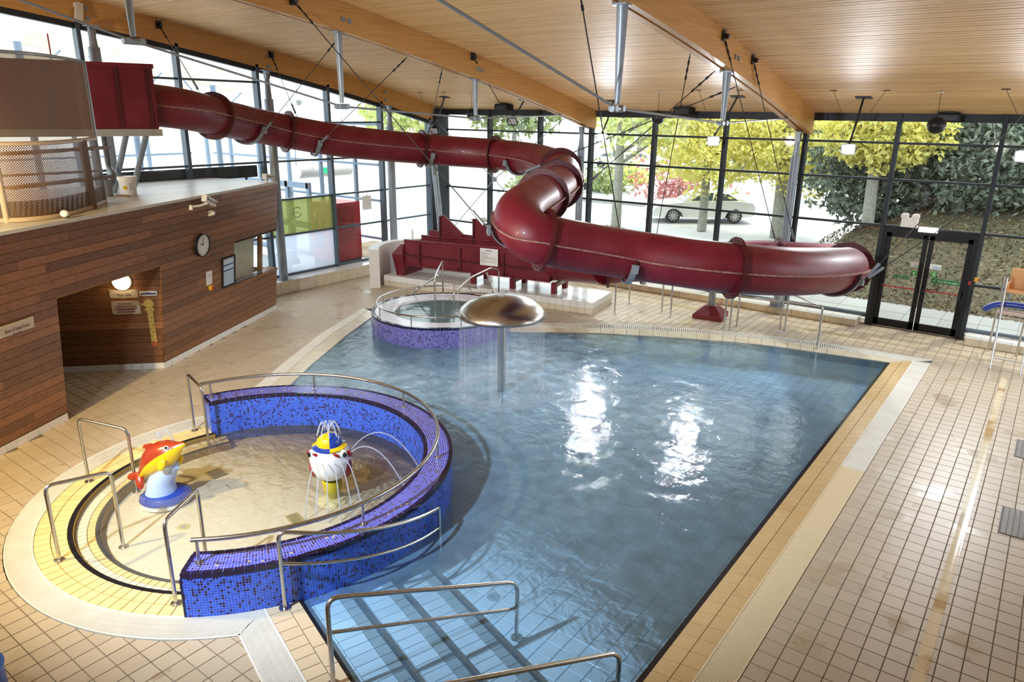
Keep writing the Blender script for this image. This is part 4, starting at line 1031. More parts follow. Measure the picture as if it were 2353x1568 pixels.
MB().add([TM @ Vector(v) for v in ((xl, -.02, PH), (xe-.12, -.02, PH), (xe-.12, .95, PH), (xl, .95, PH), (xl-.0, -.05, zmid), (xe, -.05, zmid), (xe, 1.0, zmid), (xl, 1.0, zmid))], [(0, 3, 2, 1), (4, 5, 6, 7), (0, 1, 5, 4), (1, 2, 6, 5), (2, 3, 7, 6), (3, 0, 4, 7)]).build('catch_box', M_RED, slide)
MB().add([TM @ Vector(v) for v in ((xl, -.05, zmid), (xe, -.05, zmid), (xe, 1.0, zmid), (xl, 1.0, zmid), (xl, .0, ztop-.1), (xe-.2, .1, ztop-.14), (xe-.2, .9, ztop-.14), (xl, .95, ztop-.1))], [(0, 3, 2, 1), (4, 5, 6, 7), (0, 1, 5, 4), (1, 2, 6, 5), (2, 3, 7, 6), (3, 0, 4, 7)]).build('catch_hood', M_RED, slide)
for q in (F1, F2, F3):
    x0_ = (q-F3).dot(tx)
    for yo in (.06, .82): tb((x0_, yo, (PH+zbot)/2), (.13, .13, zbot-PH), 'trough_leg', M_RED)
    tb((x0_, .44, zbot-.07), (.09, .7, .1), 'leg_brace', mat('weathered_timber', (.4, .34, .24), .8, col2=(.2, .15, .1), vs_=9))
MB().tube([TM @ Vector((xr+.1, W_/2, zbot+.42)), PATH[-1]], [.44, .41], 28).build('tube_adapter', M_RED, slide, True)
# splash guards behind the trough
for (pa, nm) in ((((1013, 497), (1019, 494), (1062, 537), (1062, 566), (1013, 566)), 'a'), (((1090, 503), (1100, 501), (1142, 548), (1142, 570), (1090, 570)), 'b')):
    pts = []
    for a, b in pa:
        r = ray(a, b); k = (F3+ty*W_-CAM).dot(ty)/r.dot(ty); pts.append(CAM+r*k)
    n = len(pts); v2 = [p+ty*.05 for p in pts]
    MB().add(pts+v2, [tuple(range(n)), tuple(range(2*n-1, n-1, -1))]+[(i, (i+1) % n, n+(i+1) % n, n+i) for i in range(n)]).build('splash_guard', M_RED, slide)
    a = pts[0]; MB().cyl(pts[-1]-tx*-.02-ty*.02, pts[0]-tx*-.02-ty*.02, .03, n=6).build('guard_post', M_REDF, slide)
MB().add([TM @ Vector(v) for v in ((xl*.35, W_+.05, ztop-.05), (xl*.95, W_+.05, ztop-.05), (xl*.95, W_+.05, ztop+.18), (xl*.35, W_+.05, ztop+.1), (xl*.35, W_+.1, ztop-.05), (xl*.95, W_+.1, ztop-.05), (xl*.95, W_+.1, ztop+.18), (xl*.35, W_+.1, ztop+.1))], [(0, 1, 2, 3), (7, 6, 5, 4), (0, 4, 5, 1), (1, 5, 6, 2), (2, 6, 7, 3), (3, 7, 4, 0)]).build('splash_rail', M_RED, slide)
# rules board on the trough
def trect(p):
    q = [tz(*k) for k in p]; return q
q = [tz(1105, 569), tz(1146, 571), tz(1147, 614), tz(1107, 608)]
xc = sum(a for a, b in q)/4; zc = sum(b for a, b in q)/4; w_ = abs(q[1][0]-q[0][0]); h_ = abs(q[0][1]-q[3][1])
Mb = frame(TM @ Vector((xc, -.06, zc)), -tx, (0, 0, 1))
rbd = thing('rules_board', Mb.translation, 'white printed rules board fixed to the red slide trough', 'sign')
MB().box((0, 0, 0), (w_, h_, .012), Mb).build('plate', M_PAPER, rbd)
MB().box((0, h_*.38, .008), (w_*.34, h_*.04, .003), Mb).build('heading', M_INK, rbd)
for i, ww in enumerate((.38, .52, .35, .4, .8, .92, .25, .9, .3)):
    MB().box((-w_*.46+w_*ww/2, h_*(.27-.075*i), .008), (w_*ww, h_*.02, .003), Mb).build('text_line', mat('maroon_print', (.3, .12, .14), .6), rbd)
# support pillar with red foot
pp = pz(1632, 728, 0); pil = thing('slide_pillar', pp, 'grey steel post with red pyramid foot under the slide', 'post')
zt = [zat((pp.x, pp.y), y_) for y_ in (740, 600)]
MB().cyl(pp, pp+Vector((0, 0, 1.3)), .085, n=20).build('shaft', M_GALV, pil, True)
fM = Matrix.Translation(pp) @ Matrix.Rotation(.15, 4, 'Z')
a_, b_ = .36, .13
MB().add([fM @ Vector(v) for v in [(-a_, -a_, 0), (a_, -a_, 0), (a_, a_, 0), (-a_, a_, 0), (-a_, -a_, .1), (a_, -a_, .1), (a_, a_, .1), (-a_, a_, .1), (-b_, -b_, .3), (b_, -b_, .3), (b_, b_, .3), (-b_, b_, .3)]], [(0, 3, 2, 1), (0, 1, 5, 4), (1, 2, 6, 5), (2, 3, 7, 6), (3, 0, 4, 7), (4, 5, 9, 8), (5, 6, 10, 9), (6, 7, 11, 10), (7, 4, 8, 11), (8, 9, 10, 11)]).build('foot', M_RED, pil)

# curved white wall at the end of the platform
cwl = thing('curved_wall', pz(860, 660, 0), 'low curved white rendered wall behind the slide end', 'wall')
CC = (-14.15, 15.05, 0); r_o, r_i = 1.72, 1.44; a0_, a1_ = math.radians(80), math.radians(234)
MB().lathe([(r_i, 0), (r_o, 0), (r_o, 1.1), (r_i, 1.1), (r_i, 0)], c=CC, n=40, a0=a0_, a1=a1_).build('wall_shell', mat('white_render', (.80, .77, .73), .5, bump=.1, bsc=30), cwl)
for a in (a0_, a1_):
    q = [(CC[0]+r*math.cos(a), CC[1]+r*math.sin(a), z) for r, z in ((r_i, 0), (r_o, 0), (r_o, 1.1), (r_i, 1.1))]; MB().add(q, [(0, 1, 2, 3)]).build('wall_end', MATS['white_render'], cwl)
q = pY(948, 540, 15.4); nb = thing('notice_board', q, 'small white notice standing on the curved wall', 'notice')
Mn = frame(Vector((q.x, q.y, zat(q, 540))), Vector((.8, -.6, 0)), (0, 0, 1)); MB().box((0, 0, 0), (.3, .32, .012), Mn).build('sheet', M_PAPER, nb)
for i in range(3): MB().box((0, .06-.08*i, .008), (.22, .012, .002), Mn).build('text_line', MATS['maroon_print'], nb)
MB().box((0, -.2, 0), (.03, .12, .01), Mn).build('clip', M_GALV, nb)

# ------------------------------------------------------------ hanger cables
M_CHAIN = M_DARK
def cable(label, top, bot, anchor=True, chain=True, r=.009, turn=True):
    top, bot = Vector(top), Vector(bot); g = thing('support_cable', top, label, 'cable', 'slide suspension cables'); d = (bot-top); L_ = d.length; d.normalize()
    MB().cyl(top, bot, r, n=6).build('wire', M_CABLE, g)
    if anchor:
        MB().box(top, (.03, .13, .16)).build('anchor_plate', M_DARK, g); MB().cyl(top, top+Vector((.09, 0, -.02)), .04, n=8).build('anchor_eye', M_DARK, g)
    if chain:
        for k in range(6):
            c = top+d*(.1+.085*k); MB().cyl(c-d*.035, c+d*.035, .02 if k % 2 else .012, n=6).build('chain_link', M_DARK, g)
    if turn:
        c = bot-d*.42; MB().cyl(c, c+d*.3, .028, n=8).build('turnbuckle', M_GALV, g)
X2, X3, X1 = -11.03, -5.03, -16.86
def lug(k, s_): return LUG[k, s_]
def pick(k, px):      # the lug of saddle k that shows nearest to a pixel column
    return min((LUG[k, s_] for s_ in (-1, 1)), key=lambda q: abs(proj(q)[0]-px))
def dtop(f, off=0): p, t, s_, u = pfr(round(f*SEG)); return p+u*TR+s_*off
cable('long cable from the middle beam down to the left end of the slide', pX(782, 82, X2-.2), pick('a', 575), False)
cable('cable from the middle beam crossing in front of the upper slide run', pX(673, 0, X2), pick('f', 1150))
cable('thin cable from the ceiling to the grey saddle under the upper slide run', pX(937, 130, X2-.3), pick('b', 745), False)
cable('thin steep cable meeting the upper slide run above the hot tub', pX(1016, 160, X2-.3), pick('c', 975), False)
cable('cable with chain from the middle beam to the start of the upper bend', pX(1087, 130, X2), pick('d', 1200))
cable('cable with chain from the left wall beam to the first slide flange', pX(365, 57, X1), dtop(1.15, .1))
cable('cable with chain from the left wall beam to the second slide flange', pX(623, 126, X1), dtop(3.3, .1))
cable('long cable from the nearest beam to the middle of the front slide run', pX(1322, -80, X3), pick('g', 1440))
cable('chain and cable from the nearest beam to the rear slide run', pX(1664, 82, X3), dtop(20.6))
cable('right-hand chain and cable from the nearest beam to the rear slide run', pX(1731, 137, X3), dtop(20.1))
cable('cable from under the nearest beam passing behind the front slide run', pX(1586, 124, X3-.3), dtop(22.6), False)
cable('slanting cable from the nearest beam to the outside of the upper bend', pX(1643, 163, X3-.3), pick('e', 1330), False)
cable('lower slanting cable from the nearest beam to the upper bend', pX(1690, 200, X3-.3), dtop(9.9, .4), False)
cable('upper slanting cable at the far right holding the end bend', pY(2353, 262, 15.5), pick('h', 1960), False, False)
cable('lower slanting cable at the far right holding the end bend', pY(2353, 398, 15.0), pick('h', 1960), False, False)
# ------------------------------------------------------------ handrails
def rail(label, paths, feet=(), r=.021, group=None, name='handrail', br=.09, extra=()):
    p0 = Vector(paths[0][0]); g = thing(name, p0, label, 'handrail', group)
    for i, p in enumerate(paths): MB().tube(bent(p, br), r, 12).build('bar', M_STEEL, g, True)
    for p in feet:
        p = Vector(p); MB().lathe([(0, .0), (.055, .0), (.055, .012), (.03, .02), (.0, .02)], c=p, n=16).build('base_flange', M_STEEL, g)
    return g
def up(p, z): return Vector((p[0], p[1], z))
a, b = pz(205, 1107), pz(315, 1130, -.08)
rail('hoop handrail behind the red and yellow dolphin fountain', [[a, up(a, .92), up(b, .82), b]], (a, b), group='toddler pool hoop handrails')
a, b = pz(137, 1288), pz(284, 1258, -.2)
rail('leftmost hoop handrail on the toddler pool step', [[a, up(a, .92), up(b, .80), b]], (a, b), group='toddler pool hoop handrails')
a = pz(405, 1388); b = a+(Vector((TC.x, TC.y, 0))-a).normalized()*.72; b.z = -.2
rail('hoop handrail at the near end of the mosaic wall', [[a, up(a, .95), up(b, .90), b]], (a, b), group='toddler pool hoop handrails')
a, b = pz(447, 990), pz(482, 1040, -.2)
rail('hoop handrail at the far end of the mosaic wall', [[a, up(a, .95), up(b, .86), b]], (a, b), group='toddler pool hoop handrails')
# curved rail on the wall
RW_ = 2.365; rz = .76
arc = [Vector((TC.x+RW_*math.cos(t), TC.y+RW_*math.sin(t), rz)) for t in [ra0+.03+(ra1-ra0-.0)*i/70 for i in range(71)]]
g = thing('wall_handrail', (TC.x+RW_, TC.y, WH), 'long curved steel handrail on top of the blue mosaic wall', 'handrail')
MB().tube(arc, .024, 12).build('bar', M_STEEL, g, True)
for px, py in ((460, 1290), (823, 1198), (978, 1052), (912, 942), (725, 893), (483, 912)):
    q = pz(px, py, WH); t = math.atan2(q.y-TC.y, q.x-TC.x); q = Vector((TC.x+RW_*math.cos(t), TC.y+RW_*math.sin(t), WH))
    MB().cyl(q, up(q, rz), .017, n=10).build('post', M_STEEL, g, True); MB().lathe([(0, 0), (.04, 0), (.04, .012), (0, .012)], c=q, n=14).build('base_flange', M_STEEL, g)
# rail beside wall going into the pool
f1 = pz(655, 1398); f2 = pz(990, 1268, -.33); _v = Vector((f2.x-TC.x, f2.y-TC.y, 0)).normalized()*2.64; f2 = Vector((TC.x+_v.x, TC.y+_v.y, -.33))
def arcbetween(p, q, z0, z1, n=14):
    a0_ = math.atan2(p.y-TC.y, p.x-TC.x); a1_ = math.atan2(q.y-TC.y, q.x-TC.x); r0 = math.hypot(p.x-TC.x, p.y-TC.y); r1 = math.hypot(q.x-TC.x, q.y-TC.y); o = []
    for i in range(n+1):
        u = i/n; a_ = a0_+(a1_-a0_)*u; r_ = r0+(r1-r0)*u+.05*math.sin(PI*u); o.append(Vector((TC.x+r_*math.cos(a_), TC.y+r_*math.sin(a_), z0+(z1-z0)*u)))
    return o
zt2 = zat(f2, 1167)
top = arcbetween(f1, f2, .88, zt2); g = thing('pool_handrail', f1, 'curved two-bar steel handrail beside the mosaic wall into the pool', 'handrail', 'pool step handrails')
MB().tube([f1, up(f1, .72)]+arcpts(up(f1, .72), up(f1, .88), top[2], .1)+top[2:-1]+arcpts(top[-2], top[-1], up(f2, .1), .05)+[up(f2, zt2-.1), f2], .022, 12).build('bar', M_STEEL, g, True)
MB().tube(arcbetween(f1, f2, .52, zt2-.27), .017, 10).build('mid_bar', M_STEEL, g, True)
for p in (f1, f2): MB().lathe([(0, 0), (.06, 0), (.06, .012), (0, .02)], c=p, n=16).build('base_flange', M_STEEL, g)
f2 = pz(1187, 1466, -.42); cF = f2.dot(SN); zt2 = zat(f2, 1338)
def steprail(label, far):
    near = Vector((far.x, far.y, 0))+SN*(1.70-cF); tf = up(far, zt2); tn = up(near, .9)
    g = thing('pool_handrail', near, label, 'handrail', 'pool step handrails')
    MB().tube(bent([near, tn, tf, far], .13, 7), .022, 12).build('bar', M_STEEL, g, True)
    MB().cyl(up(near, .55), up(far, zt2-.32), .017, n=10).build('mid_bar', M_STEEL, g, True)
    for p in (near, far): MB().lathe([(0, 0), (.06, 0), (.06, .012), (0, .02)], c=p, n=16).build('base_flange', M_STEEL, g)
steprail('straight two-bar steel handrail in the middle of the pool steps', f2)
t3 = pz(1424, 1500, zt2); steprail('two-bar steel handrail at the bottom edge of the picture', Vector((t3.x, t3.y, -.42)))
# rails on the far deck
HR = 'far deck steel handrails'
a, b = pz(1412, 722), pz(1445, 697)
rail('steel hoop handrail at the right end of the slide platform', [[a, up(a, .98), up(b, .98), b]], (a, b), group=HR)
a, b = pz(1540, 729), pz(1520, 719)
rail('bent pair of steel legs under the front slide run', [[a, up(a, .5), up(a, 1.0), up(b, 1.05), b]], (a, b), group=HR)
a, b, c = pz(1676, 758), pz(1877, 802), pz(1663, 757)
rail('long low steel handrail running along the far pool edge', [[a, up(a, .82), up(b, .95), b]], (a, b), group=HR)
rail('steel post with slanting brace beside the red pillar foot', [[c, up(c, .85), up(pz(1693, 747), .8), pz(1693, 747)]], (c, pz(1693, 747)), group=HR)
a, b = pz(1802, 765), pz(1791, 762); c = up(pz(1877, 802), .93)
rail('steel hoop handrail joined to the long rail below the end bend', [[a, up(a, .95), c], [b, up(b, .88), up(a, .9)]], (a, b), group=HR)
# hot tub rails
g = thing('hot_tub_rail', (JC.x, JC.y-1.5, JH), 'low round steel rail around the hot tub rim', 'handrail')
ha = [math.radians(95+(350-95)*i/60) for i in range(61)]
MB().tube([Vector((JC.x+1.47*math.cos(t), JC.y+1.47*math.sin(t), JH+.21)) for t in ha], .021, 10).build('bar', M_STEEL, g, True)
for t in ha[5::10]:
    q = Vector((JC.x+1.47*math.cos(t), JC.y+1.47*math.sin(t), JH)); MB().cyl(q, up(q, JH+.21), .014, n=8).build('post', M_STEEL, g)
I1, O1 = pz(1000, 712, JH-.05), pz(1018, 672, 0.3); I2, O2 = pz(1043, 712, JH-.05), pz(1146, 676, .3)
z1 = zat(O1, 600); rail('left tall steel grab rail into the hot tub', [[up(I1, .0), up(I1, zat(I1, 640)), up(I1*.5+O1*.5, z1+.02), up(O1, z1), up(O1, .0)], [pz(947, 676, JH), up(I1*.6+O1*.4, z1-.1)]], (), group='hot tub grab rails')
z2 = zat(O2, 620); rail('right bent steel grab rail into the hot tub', [[up(I2, 0), up(I2, zat(I2, 672)), up(I2*.65+O2*.35, z2+.06), up(I2*.2+O2*.8, z2+.12), up(O2, z2), up(O2, 0)], [up(I2*.3+O2*.7, z2+.05), pz(1140, 684, JH)]], (), group='hot tub grab rails')

# ------------------------------------------------------------ mushroom fountain
mp = pz(1152, 897, 0); mp = Vector((mp.x, mp.y, -.5)); mz = zat(mp, 722)
mu = thing('mushroom_fountain', mp, 'brushed steel mushroom fountain standing in the pool', 'fountain')
M_DOME = mat('spun_steel', (.56, .53, .49), .27, 1.0, col2=(.42, .39, .36), vs_=3)
MB().cyl(mp, up(mp, mz+.1), .077, n=28).build('stem', M_STEEL, mu, True)
dr = .775; prof = [(0, .34)]+[(dr*math.sin(a), .34*math.cos(a)**1.2) for a in [PI/2*i/14 for i in range(1, 15)]]+[(dr-.01, -.03), (dr-.06, -.045), (dr-.1, .0), (.3, .2), (0, .24)]
MB().lathe(prof, c=up(mp, mz), n=64).build('cap', M_DOME, mu, True)
def film(name, col, dens, sx, sz, thr=(.3, .75)):
    M = bpy.data.materials.new(name); M.use_nodes = True; nt = M.node_tree; L = nt.links; nt.nodes.clear()
    o = nd(nt, 'ShaderNodeOutputMaterial'); t = nd(nt, 'ShaderNodeBsdfTransparent'); d = nd(nt, 'ShaderNodeBsdfDiffuse'); d.inputs[0].default_value = c4(col); tr = nd(nt, 'ShaderNodeBsdfTranslucent'); tr.inputs[0].default_value = c4(col)
    ad = nd(nt, 'ShaderNodeMixShader'); ad.inputs[0].default_value = .5; L.new(d.outputs[0], ad.inputs[1]); L.new(tr.outputs[0], ad.inputs[2])
    uv = nd(nt, 'ShaderNodeUVMap'); mpn = nd(nt, 'ShaderNodeMapping'); mpn.inputs['Scale'].default_value = (sx, sz, 1); L.new(uv.outputs[0], mpn.inputs[0])
    n = nd(nt, 'ShaderNodeTexNoise'); n.inputs['Scale'].default_value = 1; n.inputs['Detail'].default_value = 4; L.new(mpn.outputs[0], n.inputs['Vector'])
    mr = nd(nt, 'ShaderNodeMapRange'); mr.inputs[1].default_value, mr.inputs[2].default_value = thr; mr.inputs[4].default_value = dens; L.new(n.outputs[0], mr.inputs[0])
    mx = nd(nt, 'ShaderNodeMixShader'); L.new(mr.outputs[0], mx.inputs[0]); L.new(t.outputs[0], mx.inputs[1]); L.new(ad.outputs[0], mx.inputs[2]); L.new(mx.outputs[0], o.inputs[0]); MATS[name] = M; return M
cu = MB().lathe([(dr-.02, mz-.03), (dr-.01, mz*.5), (dr, .0)], c=(mp.x, mp.y, 0), n=96, uvf=dr).build('water_curtain', film('falling_water', (.85, .9, 1), .20, 14, .35), mu, True); stuff(cu)
MB().lathe([(.0, .12), (.04, .11), (.075, .07), (.085, .0)], c=up(mp, mz+.27), n=20).build('water_plume', glass_mat('frothy_water', (.9, .94, 1), .5, (.9, .92, .95)), mu, True)
fm = MB().lathe([(dr-.17, .0), (dr-.05, .008), (dr+.05, .008), (dr+.17, 0)], c=(mp.x, mp.y, -.01), n=72, uvf=dr).build('splash_ring', film('splash_foam', (.86, .9, 1), .55, 5, 9, (.25, .8)), mu); stuff(fm)

# ------------------------------------------------------------ toddler fountains
WZ = -.045
M_TRED = mat('toy_orange_red', (.34, .035, .010), .25, coat=.4); M_TYEL = mat('toy_yellow', (.80, .52, .01), .25, coat=.4); M_TBLUE = mat('toy_blue', (.012, .05, .36), .25, coat=.4); M_TPALE = mat('toy_pale_blue', (.42, .54, .80), .3, coat=.3); M_TWHITE = mat('toy_white', (.82, .82, .80), .25, coat=.4); M_TDRED = mat('toy_dark_red', (.26, .008, .02), .25, coat=.4)
M_JET = glass_mat('water_jet_surface', (.92, .95, 1), .55, (.85, .9, 1))
RH_ = Vector((_R.x, _R.y, 0)).normalized(); BK = Vector((-RH_.y, RH_.x, 0))      # image-right and away from the viewer, on the floor
bp_ = pz(383, 1150, -.18); df = thing('dolphin_fountain', bp_, 'red and yellow dolphin spraying water on a blue base', 'fountain')
MB().lathe([(0, .16), (.24, .14), (.315, .10), (.325, .075), (.30, .04), (.0, .03)], c=bp_, n=40).build('base_disc', M_TBLUE, df, True)
MB().lathe([(0, 0), (.31, .0), (.31, .06)], c=bp_, n=32).build('base_drum', M_TWHITE, df, True)
ped = [bp_+Vector((0, 0, .13))-RH_*.05, bp_+Vector((0, 0, .28))-RH_*.03, bp_+Vector((0, 0, .45))+RH_*.06, bp_+Vector((0, 0, .55))+RH_*.15]
MB().tube(catmull(ped, 5), [.20-.0065*i for i in range(16)], 24).build('pedestal', M_TPALE, df, True)
t_ = bp_-RH_*.31+Vector((0, 0, .36)); h_ = bp_+RH_*.35+Vector((0, 0, .84)); ax = (h_-t_); AL = ax.length; ax.normalize(); upv = (Vector((0, 0, 1))-ax*ax.z).normalized(); upv = (upv*math.cos(.34)+(BK-ax*BK.dot(ax)).normalized()*math.sin(.34)).normalized(); sdv = ax.cross(upv)
prof = [(0, .03), (.08, .065), (.18, .12), (.32, .175), (.48, .195), (.62, .18), (.74, .145), (.82, .105), (.88, .065), (.95, .042), (1.0, .015)]
def halfbody(a0, a1, nm, mt, k=1.0):
    vs_ = []; n = 12
    for u, r in prof:
        c = t_+ax*(u*AL)+upv*(.05*math.sin(u*PI))
        for i in range(n+1):
            a = a0+(a1-a0)*i/n; vs_.append(c+(sdv*math.cos(a)*.9+upv*math.sin(a))*r*k)
    fs = []
    for i in range(len(prof)-1):
        for j in range(n): fs.append((i*(n+1)+j, i*(n+1)+j+1, (i+1)*(n+1)+j+1, (i+1)*(n+1)+j))
    MB().add(vs_, fs).build(nm, mt, df, True)
sdcam = 1 if sdv.dot(CAM-bp_) > 0 else -1
halfbody(-.12, PI+.12, 'back', M_TRED); halfbody(PI+.12, 2*PI-.12, 'belly', M_TYEL, 1.0)
def fin(pts, th, nm, mt, parent, nrm):
    pts = [Vector(p) for p in pts]; n = len(pts); nn = nrm.normalized()*th/2
    MB().add([p+nn for p in pts]+[p-nn for p in pts], [tuple(range(n)), tuple(range(2*n-1, n-1, -1))]+[(i, (i+1) % n, n+(i+1) % n, n+i) for i in range(n)]).build(nm, mt, parent)
c = t_+ax*AL*.45+upv*.225
fin([c-ax*.07, c+ax*.06, c+ax*.0+upv*.05, c-ax*.07+upv*.075, c-ax*.11+upv*.05], .035, 'dorsal_fin', M_TRED, df, sdv)
for s_ in (-1, 1):
    _fd = (-ax+upv*.45) if s_ < 0 else (-ax*.35-upv*1.0+sdv*.2); MB().ell(t_+_fd.normalized()*.075, (.11, .055, .028), frame(Vector((0, 0, 0)), _fd, upv.cross(sdv)+_fd.cross(sdv)).to_3x3().to_4x4()).build('tail_fin', M_TRED, df, True)
    MB().ell(t_+ax*AL*.60+sdv*s_*.175-upv*.10, (.085, .035, .05), frame(Vector((0, 0, 0)), (-ax*.8-upv*.5), sdv).to_3x3().to_4x4()).build('flipper', M_TYEL, df, True)
    e = t_+ax*AL*.775+sdv*s_*.118+upv*.06; MB().ell(e, (.032, .032, .032)).build('eye', M_TWHITE, df, True); MB().ell(e+sdv*s_*.016+ax*.008, (.02, .02, .02)).build('pupil', M_BLACKP, df, True)
def jet(parent, p, v, T, r=.006, n=14, name='water_jet'):
    pts = [Vector(p)+Vector(v)*(T*i/n)+Vector((0, 0, -4.9*(T*i/n)**2)) for i in range(n+1)]
    MB().tube(pts, [r*(1+.8*i/n) for i in range(n+1)], 6).build(name, M_JET, parent, True)
bh = t_+ax*AL*.66+upv*.22
jet(df, bh, Vector((0, 0, 1.5))-RH_*.12, .30, .007); jet(df, bh, Vector((0, 0, 1.7))+RH_*.45, .42, .007)
# ball-shaped clown fish fountain
fb = pz(766, 1150, -.2); fz = zat(fb, 1054); ff = thing('ball_fountain', fb, 'white ball-shaped fountain figure with blue and yellow cap', 'fountain')
MB().lathe([(0, .05), (.12, .05), (.2, .02), (.21, .0), (0, 0)], c=fb, n=32).build('base_disc', mat('toy_cream', (.72, .66, .40), .3), ff, True)
fc = up(fb, fz)
MB().lathe([(.06, .02), (.085, .10), (.125, .20), (.13, .30), (.10, fz+.2-.30)], c=fb, n=24).build('pedestal', mat('toy_olive_yellow', (.50, .40, .01), .3, coat=.3), ff, True)
MB().lathe([(.0, -.28), (.12, -.275), (.2, -.22), (.255, -.1), (.27, .02), (.25, .12), (.19, .20), (.1, .245), (0, .26)], c=fc, n=36).build('body', M_TWHITE, ff, True)
cm = fc+Vector((0, 0, .22)); capm = Matrix.Translation(cm) @ Matrix.Rotation(.0, 4, 'Z')
th0 = math.atan2(-fc.y, -fc.x)
for k in range(4): MB().lathe([(.165, -.01), (.16, .06), (.12, .115), (.06, .145), (0, .15)], c=cm, n=8, a0=th0+k*PI/2, a1=th0+(k+1)*PI/2).build('cap_panel', M_TYEL if k % 2 else M_TBLUE, ff, True)
for k in range(4): MB().lathe([(.15, .0), (.225, -.025), (.225, -.04), (.15, -.02), (.15, .0)], c=cm, n=8, a0=th0+k*PI/2, a1=th0+(k+1)*PI/2).build('cap_brim', M_TBLUE if k % 2 else M_TYEL, ff, True)
MB().ell(cm+Vector((0, 0, .155)), (.02, .02, .015)).build('cap_button', M_TYEL, ff, True)
for s_ in (-1, 1):
    dv = RH_*s_
    MB().ell(fc+dv*.21-BK*.02-Vector((0, 0, .09)), (.07, .10, .17), frame(Vector((0, 0, 0)), dv, BK).to_3x3().to_4x4()).build('cheek_fin', M_TDRED, ff, True)
    MB().ell(fc+dv*.255-BK*.03+Vector((0, 0, .09)), (.045, .045, .045)).build('lip', M_TDRED, ff, True)
    MB().ell(fc+dv*.20-BK*.12+Vector((0, 0, .13)), (.05, .05, .055)).build('eye', M_TWHITE, ff, True); MB().ell(fc+dv*.225-BK*.15+Vector((0, 0, .13)), (.028, .028, .036)).build('pupil', M_BLACKP, ff, True)
    MB().ell(fc+dv*.13-BK*.195+Vector((0, 0, .14)), (.05, .02, .022), frame(Vector((0, 0, 0)), dv+Vector((0, 0, -.5*s_)), BK).to_3x3().to_4x4()).build('stripe', M_TDRED, ff, True)
for i in range(9):
    a = th0+i*2*PI/9; jet(ff, cm+Vector((0, 0, .14)), Vector((math.cos(a)*.42, math.sin(a)*.42, 1.75)), .36, .005)
for i in range(6):
    a = th0+(-.7+i*.28); d_ = Vector((math.cos(a), math.sin(a), 0)); jet(ff, fc+d_*.26+Vector((0, 0, .05)), d_*.75+Vector((0, 0, .35)), .42, .006)
for a, v, T in ((.2, 1.6, .62), (-.15, 1.5, .55)):
    d_ = RH_*math.cos(a)+BK*math.sin(a); jet(ff, fc+d_*.27+Vector((0, 0, .1)), d_*v+Vector((0, 0, 2.1 if a > 0 else 1.5)), T, .006, 18)

# ------------------------------------------------------------ steel columns along the glazing
def column(base, ztop, label, r=.11, lean=(0, 0)):
    base = Vector(base); top = Vector((base.x+lean[0], base.y+lean[1], ztop)); g = thing('steel_column', base, label, 'column', 'round grey steel columns')
    d = (top-base); MB().cyl(base, base+d*.86, r, n=24).build('shaft', M_GALV, g, True); MB().cyl(base+d*.86, base+d*.97, r*.75, r*.5, 12).build('neck', M_GALV, g)
    M4 = Matrix.Translation(base+d*.985); MB().box((0, 0, 0), (.2, .26, .02), M4).build('cap_plate', M_GALV, g)
    for s_ in (-.05, .05): MB().box((0, s_, -.1), (.12, .015, .2), M4).build('cap_bracket', M_GALV, g)
    MB().box((0, 0, .01), (.34, .34, .02), Matrix.Translation(base)).build('base_plate', M_GALV, g)
    for sx_ in (-1, 1): MB().box((sx_*.13, 0, .09), (.1, .015, .16), Matrix.Translation(base)).build('base_fin', M_GALV, g)
    return g
for y_, z0_, lb in ((7.72, CH, 'grey column behind the red launch box at far left'), (11.85, .34, 'grey column at the right end of the timber cabin'), (16.05, .34, 'grey column on the left glazing behind the hot tub')): column((-16.62, y_, z0_), ceil_z(y_)-.5, lb, .115)
column((-15.9, 17.6, 0), ceil_z(18.0)-.62, 'leaning grey column near the glazed corner', .1, (-.75, .25))
column((-11.25, 18.35, .17), ceil_z(18.35)-.5, 'grey column under the far end of the middle beam', .1)
column((-5.25, 18.35, .17), ceil_z(18.35)-.5, 'grey column under the far end of the nearest beam', .1)
# cross bracing in the far corner bay
g = thing('cross_bracing', pY(1136, 412, 18.4), 'thin crossed steel bracing rods with round plate in the far corner', 'bracing'); q = pY(1136, 412, 18.4)
for px, py in ((985, 262), (1300, 268), (1010, 560), (1290, 590)): MB().cyl(q, pY(px, py, 18.4), .012, n=6).build('rod', M_GALV, g)
MB().cyl(q-Vector((0, .03, 0)), q+Vector((0, .03, 0)), .085, n=16).build('disc', M_GALV, g)

